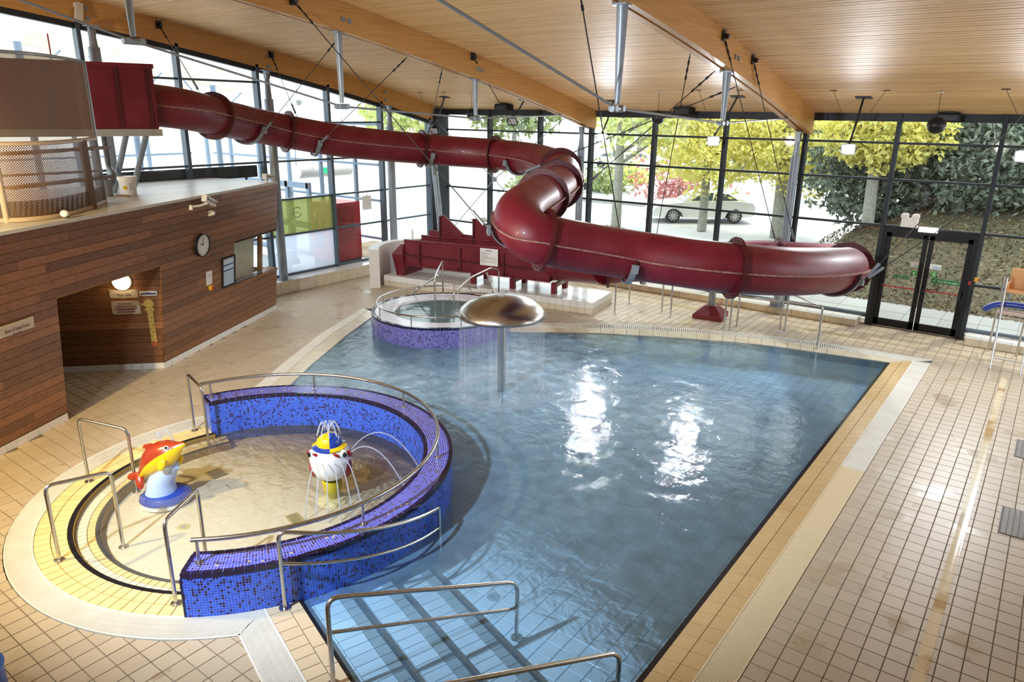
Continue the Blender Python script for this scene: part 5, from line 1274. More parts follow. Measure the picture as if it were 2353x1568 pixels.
# ------------------------------------------------------------ ceiling-hung lamps and speakers near the far wall
def pceil(px, py):
    r = ray(px, py); lo, hi = 3.0, 40.0
    for _ in range(50):
        mm = (lo+hi)/2; p = CAM+r*mm
        if p.z < ceil_z(p.y)-.015: lo = mm
        else: hi = mm
    return CAM+r*lo
M_LENS = mat('floodlight_lens', (1, 1, 1), .3, emit=(.93, .95, 1.0), es=60)
def flood(plate, lampp, label, aim, lit=True):
    c = pceil(*plate); q = Vector(lampp); g = thing('floodlight', q, label, 'floodlight', 'ceiling-hung floodlights')
    MB().box((0, 0, 0), (.32, .2, .02), Matrix.Translation(c) @ Matrix.Rotation(-.2, 4, 'X')).build('ceiling_plate', M_BLACKP, g)
    MB().tube([c, c+(q-c)*.5, q+Vector((0, 0, .12))], .022, 8).build('pole', M_BLACKP, g, True)
    d = (Vector(aim)-q).normalized(); M4 = frame(q, d.cross(Vector((0, 0, 1))), (0, 0, 1)); z_ = M4.to_3x3() @ Vector((0, 0, 1)); s_ = 1 if z_.dot(d) > 0 else -1
    fl_ = Matrix.Translation(q) @ d.to_track_quat('Z', 'Y').to_matrix().to_4x4()
    MB().add([fl_ @ Vector(v) for v in [(-.09, -.07, -.12), (.09, -.07, -.12), (.09, .07, -.12), (-.09, .07, -.12), (-.15, -.12, .05), (.15, -.12, .05), (.15, .12, .05), (-.15, .12, .05)]], [(0, 3, 2, 1), (0, 1, 5, 4), (1, 2, 6, 5), (2, 3, 7, 6), (3, 0, 4, 7)]).build('housing', M_DARK, g)
    MB().box((0, 0, .04), (.25, .19, .008), fl_).build('lens', M_LENS if lit else mat('unlit_lens', (.5, .52, .53), .15), g)
    for sx_ in (-.17, .17): MB().box((sx_, 0, .0), (.012, .03, .3), fl_).build('yoke', M_DARK, g)
    if lit: light('SPOT', 'floodlight_beam', fl_ @ Vector((0, 0, .08)), aim, 420, (.90, .94, 1.0), .12, math.radians(120), .7)
for pl, lp, aim, lb in (((1410, 232), pY(1383, 316, 18.2), (-6.5, 8, 0), 'lit floodlight left of the three in a row, near the middle beam'), ((1695, 222), pY(1640, 323, 18.2), (-5.0, 7, 0), 'lit floodlight between the second and third far window bays'), ((1985, 224), pY(1950, 342, 18.2), (-3.5, 7, 0), 'lit floodlight above the end bend of the slide'), ((2390, 225), pY(2352, 358, 18.2), (-1, 7, 0), 'lit floodlight cut by the right edge of the picture')):
    flood(pl, lp, lb, aim)
flood((1022, 223), pY(997, 300, 17.9), 'unlit floodlight in front of the glazed corner', (-12, 10, 0), False)
flood((1205, 230), pY(1178, 278, 17.9), 'unlit floodlight above the upper slide bend', (-10, 10, 0), False)
for (a, b), (c_, d_), lb in (((2163, 211), (2152, 288), 'black ball speaker hanging above the glass door'), ((1083, 216), (1085, 262), 'black ball speaker hanging near the glazed corner'), ((1515, 210), (1512, 270), 'black ball speaker hanging between the two nearest beams')):
    t = pceil(a, b); q = pd(c_, d_, proj(t)[2]); g = thing('ball_speaker', q, lb, 'speaker', 'hanging ball speakers')
    MB().ell(q, (.17, .17, .16)).build('shell', M_BLACKP, g, True); MB().lathe([(.172, -.02), (.172, .02)], c=q, n=28).build('band', M_DARK, g, True)
    MB().cyl(q, t, .005, n=5).build('cord', M_BLACKP, g); MB().lathe([(0, 0), (.06, 0), (.05, -.02), (0, -.02)], c=t, n=14).build('ceiling_rose', M_WHITE, g)
for a, b, lb in ((2183, 266, 'black box projector mounted at the ceiling edge by the right mullion'), (1573, 253, 'black box projector mounted at the ceiling between the beams'), (1158, 246, 'black box projector mounted at the ceiling by the middle beam')):
    t = pceil(a, b-8); g = thing('ceiling_box', t, lb, 'ceiling unit', 'black boxes under the ceiling'); M4 = Matrix.Translation(t-Vector((0, 0, .1)))
    MB().box((0, 0, 0), (.46, .34, .18), M4, ch=.03).build('case', M_BLACKP, g); MB().box((0, 0, .09), (.16, .12, .08), M4).build('mount', M_DARK, g); MB().box((0, -.175, -.02), (.36, .01, .1), M4).build('front_grille', M_DARK, g)
# thin guy wires with ceiling tabs
GW = {(1915, 208): 'left of the slide-end floodlight', (2037, 208): 'right of the slide-end floodlight', (2312, 205): 'at the right edge of the picture', (965, 212): 'left of the corner floodlight', (1020, 212): 'right of the corner floodlight', (1605, 207): 'right of the ceiling box between the beams', (1700, 207): 'just left of the nearest beam'}
for (a, b), (c_, d_) in (((1915, 208), (1935, 262)), ((2037, 208), (1996, 262)), ((2312, 205), (2340, 268)), ((965, 212), (975, 250)), ((1020, 212), (1012, 250)), ((1605, 207), (1622, 255)), ((1700, 207), (1680, 250))):
    t = pceil(a, b); q = pd(c_, d_, proj(t)[2]+.3); g = thing('guy_wire', t, 'thin dark guy wire from a ceiling tab '+GW[(a, b)], 'wire', 'guy wires near the far wall')
    MB().cyl(t, q, .005, n=5).build('wire', M_CABLE, g); MB().box((0, 0, -.005), (.14, .04, .01), Matrix.Translation(t)).build('tab', M_DARK, g)

# ------------------------------------------------------------ launch enclosure on the cabin roof
en = thing('slide_enclosure', pz(150, 497, CH), 'curved enclosure of frosted panel above brown mesh at far left', 'enclosure')
bot = catmull([pz(-60, 512, CH), pz(5, 512, CH), pz(80, 508, CH), pz(150, 498, CH), pz(212, 480, CH), pz(243, 466, CH)], 6)
ZM, ZT = zat(bot[-1], 318), zat(bot[-1], 143)
def wallstrip(z0, z1, nm, mt, off=0, u0=0):
    vs_ = []; uv = []; acc = 0; prev = None; us = []
    for p in bot:
        if prev is not None: acc += (p-prev).length
        us.append(acc); prev = p; vs_ += [up(p, z0), up(p, z1)]
    fs = [(2*i, 2*i+2, 2*i+3, 2*i+1) for i in range(len(bot)-1)]
    return MB().add(vs_, fs, [[(us[i], z0), (us[i+1], z0), (us[i+1], z1), (us[i], z1)] for i in range(len(bot)-1)]).build(nm, mt, en, True)
wallstrip(ZM+.03, ZT-.02, 'frosted_panel', glass_mat('smoked_panel', (.62, .54, .46), .6, (.20, .145, .105)))
def mesh_mat():
    M = bpy.data.materials.new('perforated_mesh'); M.use_nodes = True; nt = M.node_tree; L = nt.links; b = nt.nodes['Principled BSDF']; b.inputs['Base Color'].default_value = (.16, .085, .045, 1); b.inputs['Roughness'].default_value = .5
    uv = nd(nt, 'ShaderNodeUVMap'); mpn = nd(nt, 'ShaderNodeMapping'); mpn.inputs['Scale'].default_value = (40, 40, 1); mpn.inputs['Rotation'].default_value = (0, 0, .785); L.new(uv.outputs[0], mpn.inputs[0])
    fr = nd(nt, 'ShaderNodeVectorMath', operation='FRACTION'); L.new(mpn.outputs[0], fr.inputs[0]); ds = nd(nt, 'ShaderNodeVectorMath', operation='DISTANCE'); ds.inputs[1].default_value = (.5, .5, 0); L.new(fr.outputs[0], ds.inputs[0])
    lt = nd(nt, 'ShaderNodeMath', operation='GREATER_THAN'); lt.inputs[1].default_value = .24; L.new(ds.outputs['Value'], lt.inputs[0]); L.new(lt.outputs[0], b.inputs['Alpha']); return M
M_MESH = mesh_mat(); wallstrip(CH+.06, ZM-.03, 'mesh_panel', M_MESH)
wallstrip(CH+.02, CH+.30, 'kick_panel', mat('brown_panel', (.13, .07, .035), .5, col2=(.2, .11, .05), vs_=3))
M_ENF = mat('tan_frame_paint', (.46, .36, .27), .45)
for z_, h_ in ((CH+.03, .07), (ZM, .07), (ZT, .05)): MB().tube([up(p, z_) for p in bot], h_*.5, 6).build('rail', M_ENF if z_ < ZT-.1 else M_GALV, en)
MB().cyl(up(bot[-1], CH), up(bot[-1], ZT), .03, n=8).build('end_post', M_GALV, en); MB().cyl(up(bot[7], CH), up(bot[7], ZM), .04, n=8).build('end_post', M_ENF, en)
q = bot[len(bot)//2+5]+Vector((-.5, .5, 0)); MB().box((0, 0, (ZM-CH)/2), (.1, .1, ZM-CH), Matrix.Translation(q)).build('inner_post', mat('brown_steel', (.14, .08, .045), .5), en)
for k, z_ in enumerate((.45, .95)): MB().box((0, 0, 0), (2.2, .05, .18), frame(q+Vector((-.2, -.3, z_)), CAB_D, (0, 0, 1))).build('inner_rail', MATS['brown_steel'], en)
rd = pz(118, 133, ZT); MB().cyl(rd, rd+Vector((0, 0, .35)), .012, n=6).build('red_rod', M_RP, en)
# pipework
g = thing('drain_pipes', pz(270, 465, CH), 'grey plastic drain pipes running down to the cabin roof', 'pipe')
M_PIPE = mat('grey_pvc', (.15, .155, .16), .4); M_PIPE2 = mat('tan_pvc', (.30, .23, .17), .45)
k_ = pz(262, 450, CH); dp = proj(k_)[2]
MB().tube(bent([pd(238, 310, dp+.2), pd(250, 385, dp+.2), pd(262, 405, dp), pd(256, 425, dp), pd(243, 430, dp-.1)], .12), .055, 14).build('down_pipe', M_PIPE, g, True)
MB().tube(bent([pd(246, 415, dp-.1), pd(252, 462, dp-.1), pd(275, 460, dp-.1)], .12), .085, 16).build('trap_pipe', M_PIPE, g, True)
MB().tube(bent([pd(268, 457, dp-.1), pd(297, 458, dp-.1), pd(298, 475, dp-.1)], .12), .085, 16).build('elbow', M_PIPE2, g, True)
# white chemical bucket on the roof
q = pz(297, 450, CH); g = thing('plastic_bucket', q, 'white plastic chemical bucket with lid on the cabin roof', 'bucket')
MB().lathe([(0, 0), (.14, 0), (.16, .33), (.0, .33)], c=q, n=28).build('tub', M_WHITE, g, True); MB().lathe([(0, .37), (.165, .37), (.172, .355), (.172, .30), (.16, .30)], c=q, n=28).build('lid', M_WHITE, g, True)
bl_ = Matrix.Translation(q) @ Matrix.Rotation(math.atan2(-q.y, -q.x), 4, 'Z')
MB().box((.152, -.05, .17), (.01, .06, .06), bl_ @ Matrix.Rotation(.785, 4, 'X') if False else bl_).build('hazard_label', M_TYEL, g); MB().box((.15, .06, .18), (.012, .07, .14), bl_).build('text_label', mat('grey_label', (.4, .42, .45), .6), g)
q = pz(153, 500, CH+.02); g = thing('globe_lamp', q, 'small white globe lamp at the foot of the brown mesh', 'lamp'); q2 = q+Vector((.0, -.02, .06)); MB().ell(q2, (.07, .06, .055)).build('globe', M_WHITE, g, True); MB().cyl(q, q+Vector((0, 0, .02)), .04, n=12).build('base', M_DARK, g)

# ------------------------------------------------------------ glass exit door
dr_ = thing('door_1', (-2.2, YW, 0), None, None); struct(dr_)
x0_, x1_ = -3.16, -1.24; DT = 2.33
MB().box(((x0_+x1_)/2, YW-.03, DT-.03), (x1_-x0_, .16, .1)).build('door_head', M_BLACKP, dr_)
for xx in (x0_+.04, x1_-.04): MB().box((xx, YW-.03, DT/2), (.1, .18, DT)).build('door_jamb', M_BLACKP, dr_)
xm = (x0_+x1_)/2
M_GREEN = mat('sign_green', (.03, .42, .05), .5); M_DGREEN = mat('sign_dark_green', (.01, .22, .06), .5); M_RBAR = mat('red_push_bar', (.42, .01, .02), .3)
for a, b in ((x0_+.09, xm-.01), (xm+.01, x1_-.09)):
    lf = thing('door_leaf', ((a+b)/2, YW-.04, 0), None, None); WLOC[lf.name] = Vector(((a+b)/2, YW-.04, 0)); setpar(lf, dr_); yl = YW-.05
    MB().box((a+.05, yl, DT/2-.03), (.1, .05, DT-.08)).build('stile', M_BLACKP, lf); MB().box((b-.05, yl, DT/2-.03), (.1, .05, DT-.08)).build('stile', M_BLACKP, lf)
    MB().box(((a+b)/2, yl, .1), (b-a, .05, .18)).build('bottom_rail', M_BLACKP, lf); MB().box(((a+b)/2, yl, DT-.13), (b-a, .05, .1)).build('top_rail', M_BLACKP, lf)
    MB().box(((a+b)/2, yl, DT/2), (b-a-.18, .012, DT-.36)).build('pane', M_GLASS_D, lf)
    MB().cyl((a+.1, yl-.09, 1.0), (b-.1, yl-.09, 1.0), .016, n=10).build('push_bar', M_RBAR, lf)
    for xx in (a+.06, b-.06): MB().box((xx, yl-.06, 1.0), (.05, .1, .14)).build('bar_bracket', M_BLACKP, lf)
def sticker(label, px, w_, h_, mt, lines=(), cat='sticker', group=None, arrow=None):
    q = pY(px[0], px[1], YW-.065); g = thing('door_sticker', q, label, cat, group); Ms = frame(q, (1, 0, 0), (0, 0, 1)); s_ = 1 if (Ms.to_3x3() @ Vector((0, 0, 1))).y < 0 else -1
    MB().box((0, 0, 0), (w_, h_, .004), Ms).build('sheet', mt, g)
    for tx, dx, dy, sz, mm, ww in lines:
        if tx is None: MB().box((dx, dy, .003), (ww, sz, .002), Ms).build('text_line', mm, g); continue
        text('lettering', tx, sz, Ms @ Matrix.Translation((dx, dy, .003)), mm, g, w=ww)
    if arrow:
        for pts in arrow: MB().add([Ms @ Vector((a, b, .004)) for a, b in pts], [tuple(range(len(pts)))]).build('pictogram', M_WHITE, g)
M_PAPB = mat('pale_blue_print', (.3, .55, .7), .6)
sticker('dark green sticker reading Push bar to open on the right door leaf', (2172, 649), .56, .105, M_DGREEN, [('Push bar to open', .05, 0, .085, M_WHITE, .4)], arrow=[[(-.25, .0), (-.23, -.02), (-.19, .035), (-.2, .04), (-.23, .0)]])
sticker('dark green push bar sticker seen on the left door leaf', (2071, 637), .32, .075, M_DGREEN, [('Push bar to open', .04, 0, .055, M_WHITE, .22)], arrow=[[(-.14, .0), (-.125, -.015), (-.1, .025), (-.125, .0)]])
sticker('small bright green running figure sticker by the door middle', (2101, 628), .11, .11, M_GREEN, arrow=[[(-.04, -.02), (0, .0), (.04, .03), (.01, .03), (-.02, .015)], [(-.01, .0), (.02, -.04), (.0, -.04), (-.03, -.01)]])
sticker('small bright green down arrow sticker on the right door leaf', (2146, 632), .11, .11, M_GREEN, arrow=[[(-.012, .04), (.012, .04), (.012, -.005), (-.012, -.005)], [(-.03, -.005), (.03, -.005), (0, -.042)]])
sticker('pale printed notice on the left door leaf', (2105, 609), .24, .12, M_PAPER, [(None, .03, -.015, .022, M_PAPB, .15), (None, .03, -.045, .012, M_PAPB, .15)])
sticker('pale printed notice on the right door leaf', (2149, 614), .24, .12, M_PAPER, [(None, .03, -.015, .022, M_PAPB, .15), (None, .03, -.045, .012, M_PAPB, .15)])
q = pY(2090, 512, YW-.1); g = thing('emergency_light', q, 'white twin-headed emergency light above the exit door', 'emergency light'); M4 = Matrix.Translation((q.x, q.y, q.z))
MB().box((0, 0, 0), (.34, .1, .2), M4).build('case', M_WHITE, g)
for s_ in (-.11, .11): MB().box((s_, -.03, .16), (.15, .12, .1), M4, ch=.03).build('spot_head', M_WHITE, g); MB().cyl(q+Vector((s_, 0, .09)), q+Vector((s_, 0, .13)), .02, n=8).build('neck', M_WHITE, g)
q = pY(2133, 529, YW-.1); g = thing('exit_light', q, 'glowing white exit light box above the door', 'exit light'); M4 = Matrix.Translation(q); MB().box((0, 0, 0), (.38, .09, .1), M4).build('diffuser', mat('lit_panel', (1, 1, 1), .5, emit=(1, 1, 1), es=3), g); MB().box((0, .02, -.055), (.38, .06, .012), M4).build('base', M_WHITE, g)
q = pY(2243, 643, YW-.16); g = thing('emergency_button', q, 'yellow button box right of the glass exit door', 'button'); M4 = Matrix.Translation(q); MB().box((0, 0, 0), (.07, .06, .08), M4).build('box', MATS['yellow_plastic'], g); MB().cyl(q+Vector((.03, 0, 0)), q+Vector((.075, -.01, 0)), .018, n=10).build('button', MATS['red_plastic'], g)
q = pY(2228, 651, YW-.14); g = tag(MB().box(q, (.05, .012, .09)).build('red_sticker', MATS['red_plastic']), 'small red sticker on the right door jamb', 'sticker')
q = pX(843, 466, XW+.03); g = thing('paper_notice', q, 'white paper notice taped to the left glazing near the vending machine', 'notice'); MB().box(q, (.006, .36, .42)).build('sheet', M_PAPER, g); MB().box(q+Vector((.004, 0, .22)), (.004, .06, .04)).build('tape', M_WHITE, g)
# ring logo on the green pane
q = pX(683, 488, XW+.012); lg = thing('pane_logo', q, 'grey ring logo printed on the green window pane', 'logo'); Mg = frame(q, (0, 1, 0), (0, 0, 1)); zdir = 1 if (Mg.to_3x3() @ Vector((0, 0, 1))).x > 0 else -1
MB().lathe([(.13, 0), (.15, 0)], n=32, a0=.6, a1=6.1, M=Mg).build('ring', mat('grey_logo', (.18, .2, .2), .6), lg); text('lettering', 'aura', .1, Mg @ Matrix.Scale(-1, 4, (1, 0, 0)), MATS['grey_logo'], lg, w=.18)

# ------------------------------------------------------------ lifeguard chair
lc0 = pz(2275, 848); lc1 = pz(2345, 862); lc2 = pz(2270, 806); lc3 = lc1+(lc2-lc0)
lg = thing('lifeguard_chair', lc0, 'tall steel lifeguard chair with beige seat at the right edge', 'lifeguard chair')
SHt = 1.25; bkv = (lc2-lc0); top0, top1 = up(lc0+bkv*.45, 1.75), up(lc1+bkv*.45, 1.75)
for f_, t in ((lc0, top0), (lc1, top1)): MB().cyl(f_, t, .02, n=10).build('leg', M_STEEL, lg, True)
for f_, t in ((lc2, top0), (lc3, top1)): MB().tube(bent([f_, up(f_-bkv*.08, 1.72), t+Vector((0, 0, .02))], .25, 7), .02, 10).build('leg', M_STEEL, lg, True)
for z_ in (.22, .62, 1.0):
    u = z_/1.75; MB().cyl(lc0+(top0-lc0)*u, lc1+(top1-lc1)*u, .016, n=8).build('rung', M_STEEL, lg)
    if z_ > .9: MB().cyl(lc0+(top0-lc0)*u, lc2+Vector((0, 0, z_)), .014, n=8).build('side_bar', M_STEEL, lg)
sc = (top0+top1)/2; sc.z = 1.5; sxv = (lc1-lc0).normalized(); M4 = frame(sc+bkv*.12, sxv, Vector((bkv.x, bkv.y, 0)))
M_SEAT = mat('beige_plastic_seat', (.72, .40, .17), .4)
MB().box((0, 0, -.02), (.44, .44, .03), M4).build('seat', M_SEAT, lg); MB().box((0, .2, .2), (.44, .04, .42), M4, ch=.02).build('backrest', M_SEAT, lg)
for s_ in (-.2, .2): MB().box((s_, 0, .06), (.03, .4, .16), M4).build('seat_side', M_SEAT, lg)
MB().box((0, -.25, -.42), (.5, .28, .05), M4).build('footboard', mat('pale_pink_board', (.66, .5, .42), .5), lg)
for s_ in (-.16, .16): MB().cyl(M4 @ Vector((s_, .1, -.03)), M4 @ Vector((s_, .1, -.45)), .016, n=8).build('seat_post', M_STEEL, lg)
rt0 = up(lc0, 0); q = M4 @ Vector((-.45, -.1, -.40)); g = thing('rescue_tube', q, 'blue foam rescue tube hung across the lifeguard chair', 'rescue tube')
tp = catmull([M4 @ Vector((-.50, -.12, -.46)), M4 @ Vector((-.32, -.14, -.33)), M4 @ Vector((0, -.14, -.28)), M4 @ Vector((.4, -.14, -.30))], 5)
MB().tube(tp, .06, 12).build('foam', M_TBLUE, g, True); MB().tube([p+Vector((0, 0, .045)) for p in tp], .03, 8).build('strap', mat('pale_strap', (.45, .55, .7), .5), g, True)

# ------------------------------------------------------------ drains, covers, inlets
M_PLATE = mat('steel_cover', (.42, .38, .35), .4, .6)
def cover(label, c, sx_, sy_, z, rot=0):
    g = thing('drain_cover', (c[0], c[1], z), label, 'drain cover'); M4 = Matrix.Translation((c[0], c[1], z)) @ Matrix.Rotation(rot, 4, 'Z')
    MB().box((0, 0, -.003), (sx_, sy_, .012), M4).build('frame', mat('dark_cover', (.10, .085, .08), .6), g); mb = MB(); nx, ny = int(sx_/.06), int(sy_/.03)
    for i in range(nx):
        for j in range(ny):
            mb.box((-sx_/2+.05+i*.06, -sy_/2+.022+j*.03, .005), (.05, .011, .006), M4 @ Matrix.Translation((0, 0, 0)) @ Matrix.Rotation(0, 4, 'Z'))
    stuff(mb.build('tread_bars', M_PLATE, g)); return g
a, b = pz(2304, 1166), pz(2292, 1222); cover('steel slotted cover in the right deck, the nearer of two', ((a.x+b.x)/2+.3, (a.y+b.y)/2, 0), .6, abs(a.y-b.y)+.05, .004)
a, b = pz(2337, 1011), pz(2330, 1048); cover('steel slotted cover in the right deck, the farther of two', ((a.x+b.x)/2+.3, (a.y+b.y)/2, 0), .6, abs(a.y-b.y)+.05, .004)
M_DG = mat('dark_green_grille', (.11, .12, .09), .5)
def grille(label, c, w_, h_, z, rot, bars, material):
    g = thing('floor_grille', (c[0], c[1], z), label, 'grille'); M4 = Matrix.Translation((c[0], c[1], z)) @ Matrix.Rotation(rot, 4, 'Z'); MB().box((0, 0, 0), (w_, h_, .012), M4).build('tray', mat('grille_dark', (.05, .055, .045), .7), g)
    for i in range(bars): MB().box((-w_/2+(i+.5)*w_/bars, 0, .01), (w_/bars*.5, h_, .01), M4).build('bar', material, g)
    for k in (-1, 1): MB().box((0, k*h_/2, .01), (w_, .02, .012), M4).build('edge', material, g)
c = pz(1545, 1114, PB); grille('dark square grille on the main pool floor', c, .46, .42, PB+.006, 0, 10, M_DG)
M_OLG = mat('olive_grille', (.42, .33, .12), .5)
c = pz(497, 1090, -.2); grille('olive grille on the toddler pool floor behind the ball figure', c, .26, .2, -.194, -.1, 12, M_OLG)
c = pz(678, 1195, -.2); grille('olive grille on the toddler pool floor by the mosaic wall', c, .26, .14, -.194, -.25, 12, M_OLG)
def inlet(label, c, z, mt):
    g = thing('floor_inlet', (c[0], c[1], z), label, 'inlet', 'round floor inlets')
    MB().lathe([(.03, .006), (.05, .01), (.075, .006), (.08, .0)], c=(c[0], c[1], z), n=24).build('ring', mt, g, True); MB().lathe([(0, .008), (.028, .006)], c=(c[0], c[1], z), n=20).build('plug', mat('inlet_grey', (.3, .34, .35), .5), g)
inlet('round inlet on the pool floor at the picture centre', pz(1357, 1190, PB), PB, MATS['inlet_grey'] if 'inlet_grey' in MATS else mat('inlet_rim', (.36, .40, .42), .5)); inlet('round inlet on the pool floor at the foot of the steps', pz(1134, 1373, PB), PB, MATS['inlet_rim']); inlet('round cream inlet on the toddler pool floor', pz(422, 1212, -.2), -.2, mat('cream_ring', (.5, .42, .22), .5))
# blue barrel whose rim shows at the bottom left corner
q = pz(-50, 1640, .0); g = thing('blue_barrel', q, 'blue plastic drum cut off by the bottom left corner', 'drum')
M_BARR = mat('blue_drum_plastic', (.02, .07, .32), .35)
MB().lathe([(0, 0), (.22, 0), (.24, .1), (.24, .35), (.22, .42), (0, .42)], c=q, n=32).build('body', M_BARR, g, True); MB().lathe([(.225, .40), (.25, .405), (.25, .43), (.225, .435)], c=q, n=32).build('rim', mat('blue_rim', (.05, .16, .55), .3), g, True)
# ------------------------------------------------------------ unseen sides of the hall and ground
wb = thing('wall_back', (-6.3, -1.6, 0), None, None); struct(wb); M_PLAS = mat('white_plaster', (.72, .70, .66), .8)
MB().box((-6.3, -1.6, 3.7), (21.6, .2, 8.4)).build('plaster', M_PLAS, wb)
wr = thing('wall_right', (4.6, 8, 0), None, None); struct(wr)
MB().box((4.6, 8.7, .45), (.2, 20.4, 1.7)).build('lower_wall', M_PLAS, wr)
MB().box((4.6, 5.0, 4.5), (.2, 13.0, 6.4)).build('upper_wall', M_PLAS, wr)
for y in (11.8, 14.0, 16.1, 18.2): MB().box((4.6, y, 3.7), (.16, .12, 5)).build('mullion', M_FRAME, wr)
for l_, a_, e_, c_, sp_ in FLOOD_AND_FILL:  # housings around the off-frame lamps, made up except for the first
    g = thing('floodlight', l_, None, None); struct(g); d = (Vector(a_)-Vector(l_)).normalized(); fm_ = Matrix.Translation(l_) @ d.to_track_quat('Z', 'Y').to_matrix().to_4x4()
    MB().lathe([(.0, -.22), (.08, -.22), (.17, -.03), (.17, -.02), (.07, -.18), (0, -.18)], n=20, M=fm_).build('reflector', M_DARK, g, True)
    MB().cyl(fm_ @ Vector((0, 0, -.22)), Vector((l_[0], -1.5, l_[2]+.2)), .03, n=8).build('arm', M_DARK, g)
sub = MB().box((-6.3, 8.7, -.75), (23, 22, .1)).build('light_stop_slab', mat('concrete', (.3, .29, .28), .9)); struct(sub)  # unseen slab added to stop light coming in from below
M_ASPH = mat('pale_asphalt', (.50, .50, .50), .8, col2=(.42, .42, .43), vs_=.6, coord='World')
gr = fill([[(-90, -40), (60, -40), (60, 110), (-90, 110)], [(-17.25, -1.7), (4.7, -1.7), (4.7, 19.0), (-17.25, 19.0)]], -.03, 'ground', M_ASPH); struct(gr)
pv = thing('paving', (-3, 20, 0), None, None); struct(pv); pv['kind'] = 'structure'
for i in range(22): MB().box((-13.4+i*.8, 19.75, -.015), (.79, 1.2, .04)).build('paving_slab', mat('grey_paving', (.30, .30, .28), .8, rnd=.08), pv)
for i in range(10): MB().box((-5.4+i*.8, 20.95, -.015), (.79, 1.15, .04)).build('paving_slab', MATS['grey_paving'], pv)
# leaf-strewn bank
def hgt(x, y):
    k = max(0, min(1, (x+7.5)/4.0)); s_ = max(0, y-21.3); return -.02+k*min(2.6, .30*s_)+.03*math.sin(x*1.7)*math.sin(y*1.3)*min(1, s_)
mb = MB(); nx, ny = 60, 40; X0, X1_, Y0, Y1 = -22.0, 12.0, 21.3, 33.0
def ymin(x): return 21.3 if x > -7.5 else 21.3+min(4.8, (-7.5-x)*.55)
vs_ = []
for j in range(ny+1):
    for i in range(nx+1):
        x = X0+(X1_-X0)*i/nx; y0_ = ymin(x); y1_ = 33 if x > -6 else y0_+max(1.2, 4-(-6-x)*.5)+0; y = y0_+(y1_-y0_)*j/ny; vs_.append((x, y, hgt(x, y)))
mb.add(vs_, [(j*(nx+1)+i, j*(nx+1)+i+1, (j+1)*(nx+1)+i+1, (j+1)*(nx+1)+i) for j in range(ny) for i in range(nx)])
bank = mb.build('grass_bank', mat('leafy_grass', (.055, .055, .025), .9, col2=(.11, .085, .045), vs_=4, coord='World'), smooth=True); struct(bank)
def leafcloud(n, pos, size, seed):
    rnd = random.Random(seed); mb = MB()
    for _ in range(n):
        p = pos(rnd)
        if p is None: continue
        p = Vector(p); s_ = size*rnd.uniform(.6, 1.3); a = Vector((rnd.gauss(0, 1), rnd.gauss(0, 1), rnd.gauss(0, 1))).normalized(); b = a.orthogonal().normalized(); c = a.cross(b); ang = rnd.random()*6.28; u = b*math.cos(ang)+c*math.sin(ang); v = a.cross(u)
        mb.add([p-u*s_, p-v*s_*.45, p+u*s_, p+v*s_*.45], [(0, 1, 2, 3)])
    return mb
def leaf_mat(name, a, b, tl=.45):
    M = bpy.data.materials.new(name); M.use_nodes = True; nt = M.node_tree; L = nt.links; bs = nt.nodes['Principled BSDF']; bs.inputs['Roughness'].default_value = .6; out = nt.nodes['Material Output']
    g = nd(nt, 'ShaderNodeNewGeometry'); mx = nd(nt, 'ShaderNodeMix', data_type='RGBA'); mx.inputs[6].default_value = c4(a); mx.inputs[7].default_value = c4(b); L.new(g.outputs['Random Per Island'], mx.inputs[0]); L.new(mx.outputs[2], bs.inputs['Base Color'])
    t = nd(nt, 'ShaderNodeBsdfTranslucent'); L.new(mx.outputs[2], t.inputs[0]); m2 = nd(nt, 'ShaderNodeMixShader'); m2.inputs[0].default_value = tl; L.new(bs.outputs[0], m2.inputs[1]); L.new(t.outputs[0], m2.inputs[2]); L.new(m2.outputs[0], out.inputs[0]); MATS[name] = M; return M
def lp(r):
    x = r.uniform(-16, 8); y = ymin(x)+r.random()**1.3*9
    return (x, y, hgt(x, y)+.03) if (x > -7 or y < ymin(x)+3) else None
fl = leafcloud(22000, lp, .055, 3).build('fallen_leaves', leaf_mat('fallen_leaf', (.27, .19, .08), (.07, .05, .03), .1)); tag(fl, 'brown and yellow fallen leaves scattered over the bank outside', 'leaves', kind='stuff')
# trees
M_BARK = mat('grey_bark', (.30, .29, .24), .9, col2=(.2, .2, .16), vs_=9)
def tree(label, base, h, r0, crown, n, size, mt, seed, fork=.45, cat='tree', name='tree', spread=.8):
    rnd = random.Random(seed); base = Vector(base); g = thing(name, base, label, cat, 'trees outside the glazing'); top = base+Vector((rnd.uniform(-.3, .3), rnd.uniform(-.3, .3), h))
    MB().tube([base, base+(top-base)*.3, base+(top-base)*.65, top], [r0, r0*.85, r0*.6, r0*.25], 10).build('trunk', M_BARK, g, True)
    c0 = Vector(crown[0]); cr = crown[1]
    for k in range(9):
        s_ = base+(top-base)*rnd.uniform(fork, .9); a = rnd.random()*6.28; e = Vector((c0.x+math.cos(a)*cr[0]*spread, c0.y+math.sin(a)*cr[1]*spread, c0.z+rnd.uniform(-.6, .6)*cr[2]))
        MB().tube([s_, s_+(e-s_)*.5+Vector((0, 0, .2)), e], [r0*.35, r0*.22, r0*.07], 6).build('branch', M_BARK, g, True)
    def pos(r):
        while True:
            v = Vector((r.uniform(-1, 1), r.uniform(-1, 1), r.uniform(-1, 1)))
            if v.length < 1: break
        # clumped
        v = v*(.55+.45*abs(math.sin(v.x*7+seed)*math.sin(v.y*6)*math.sin(v.z*8))**.3)
        return (c0.x+v.x*cr[0], c0.y+v.y*cr[1], c0.z+v.z*cr[2])
    stuff(leafcloud(n, pos, size, seed).build('crown', mt, g)); return g
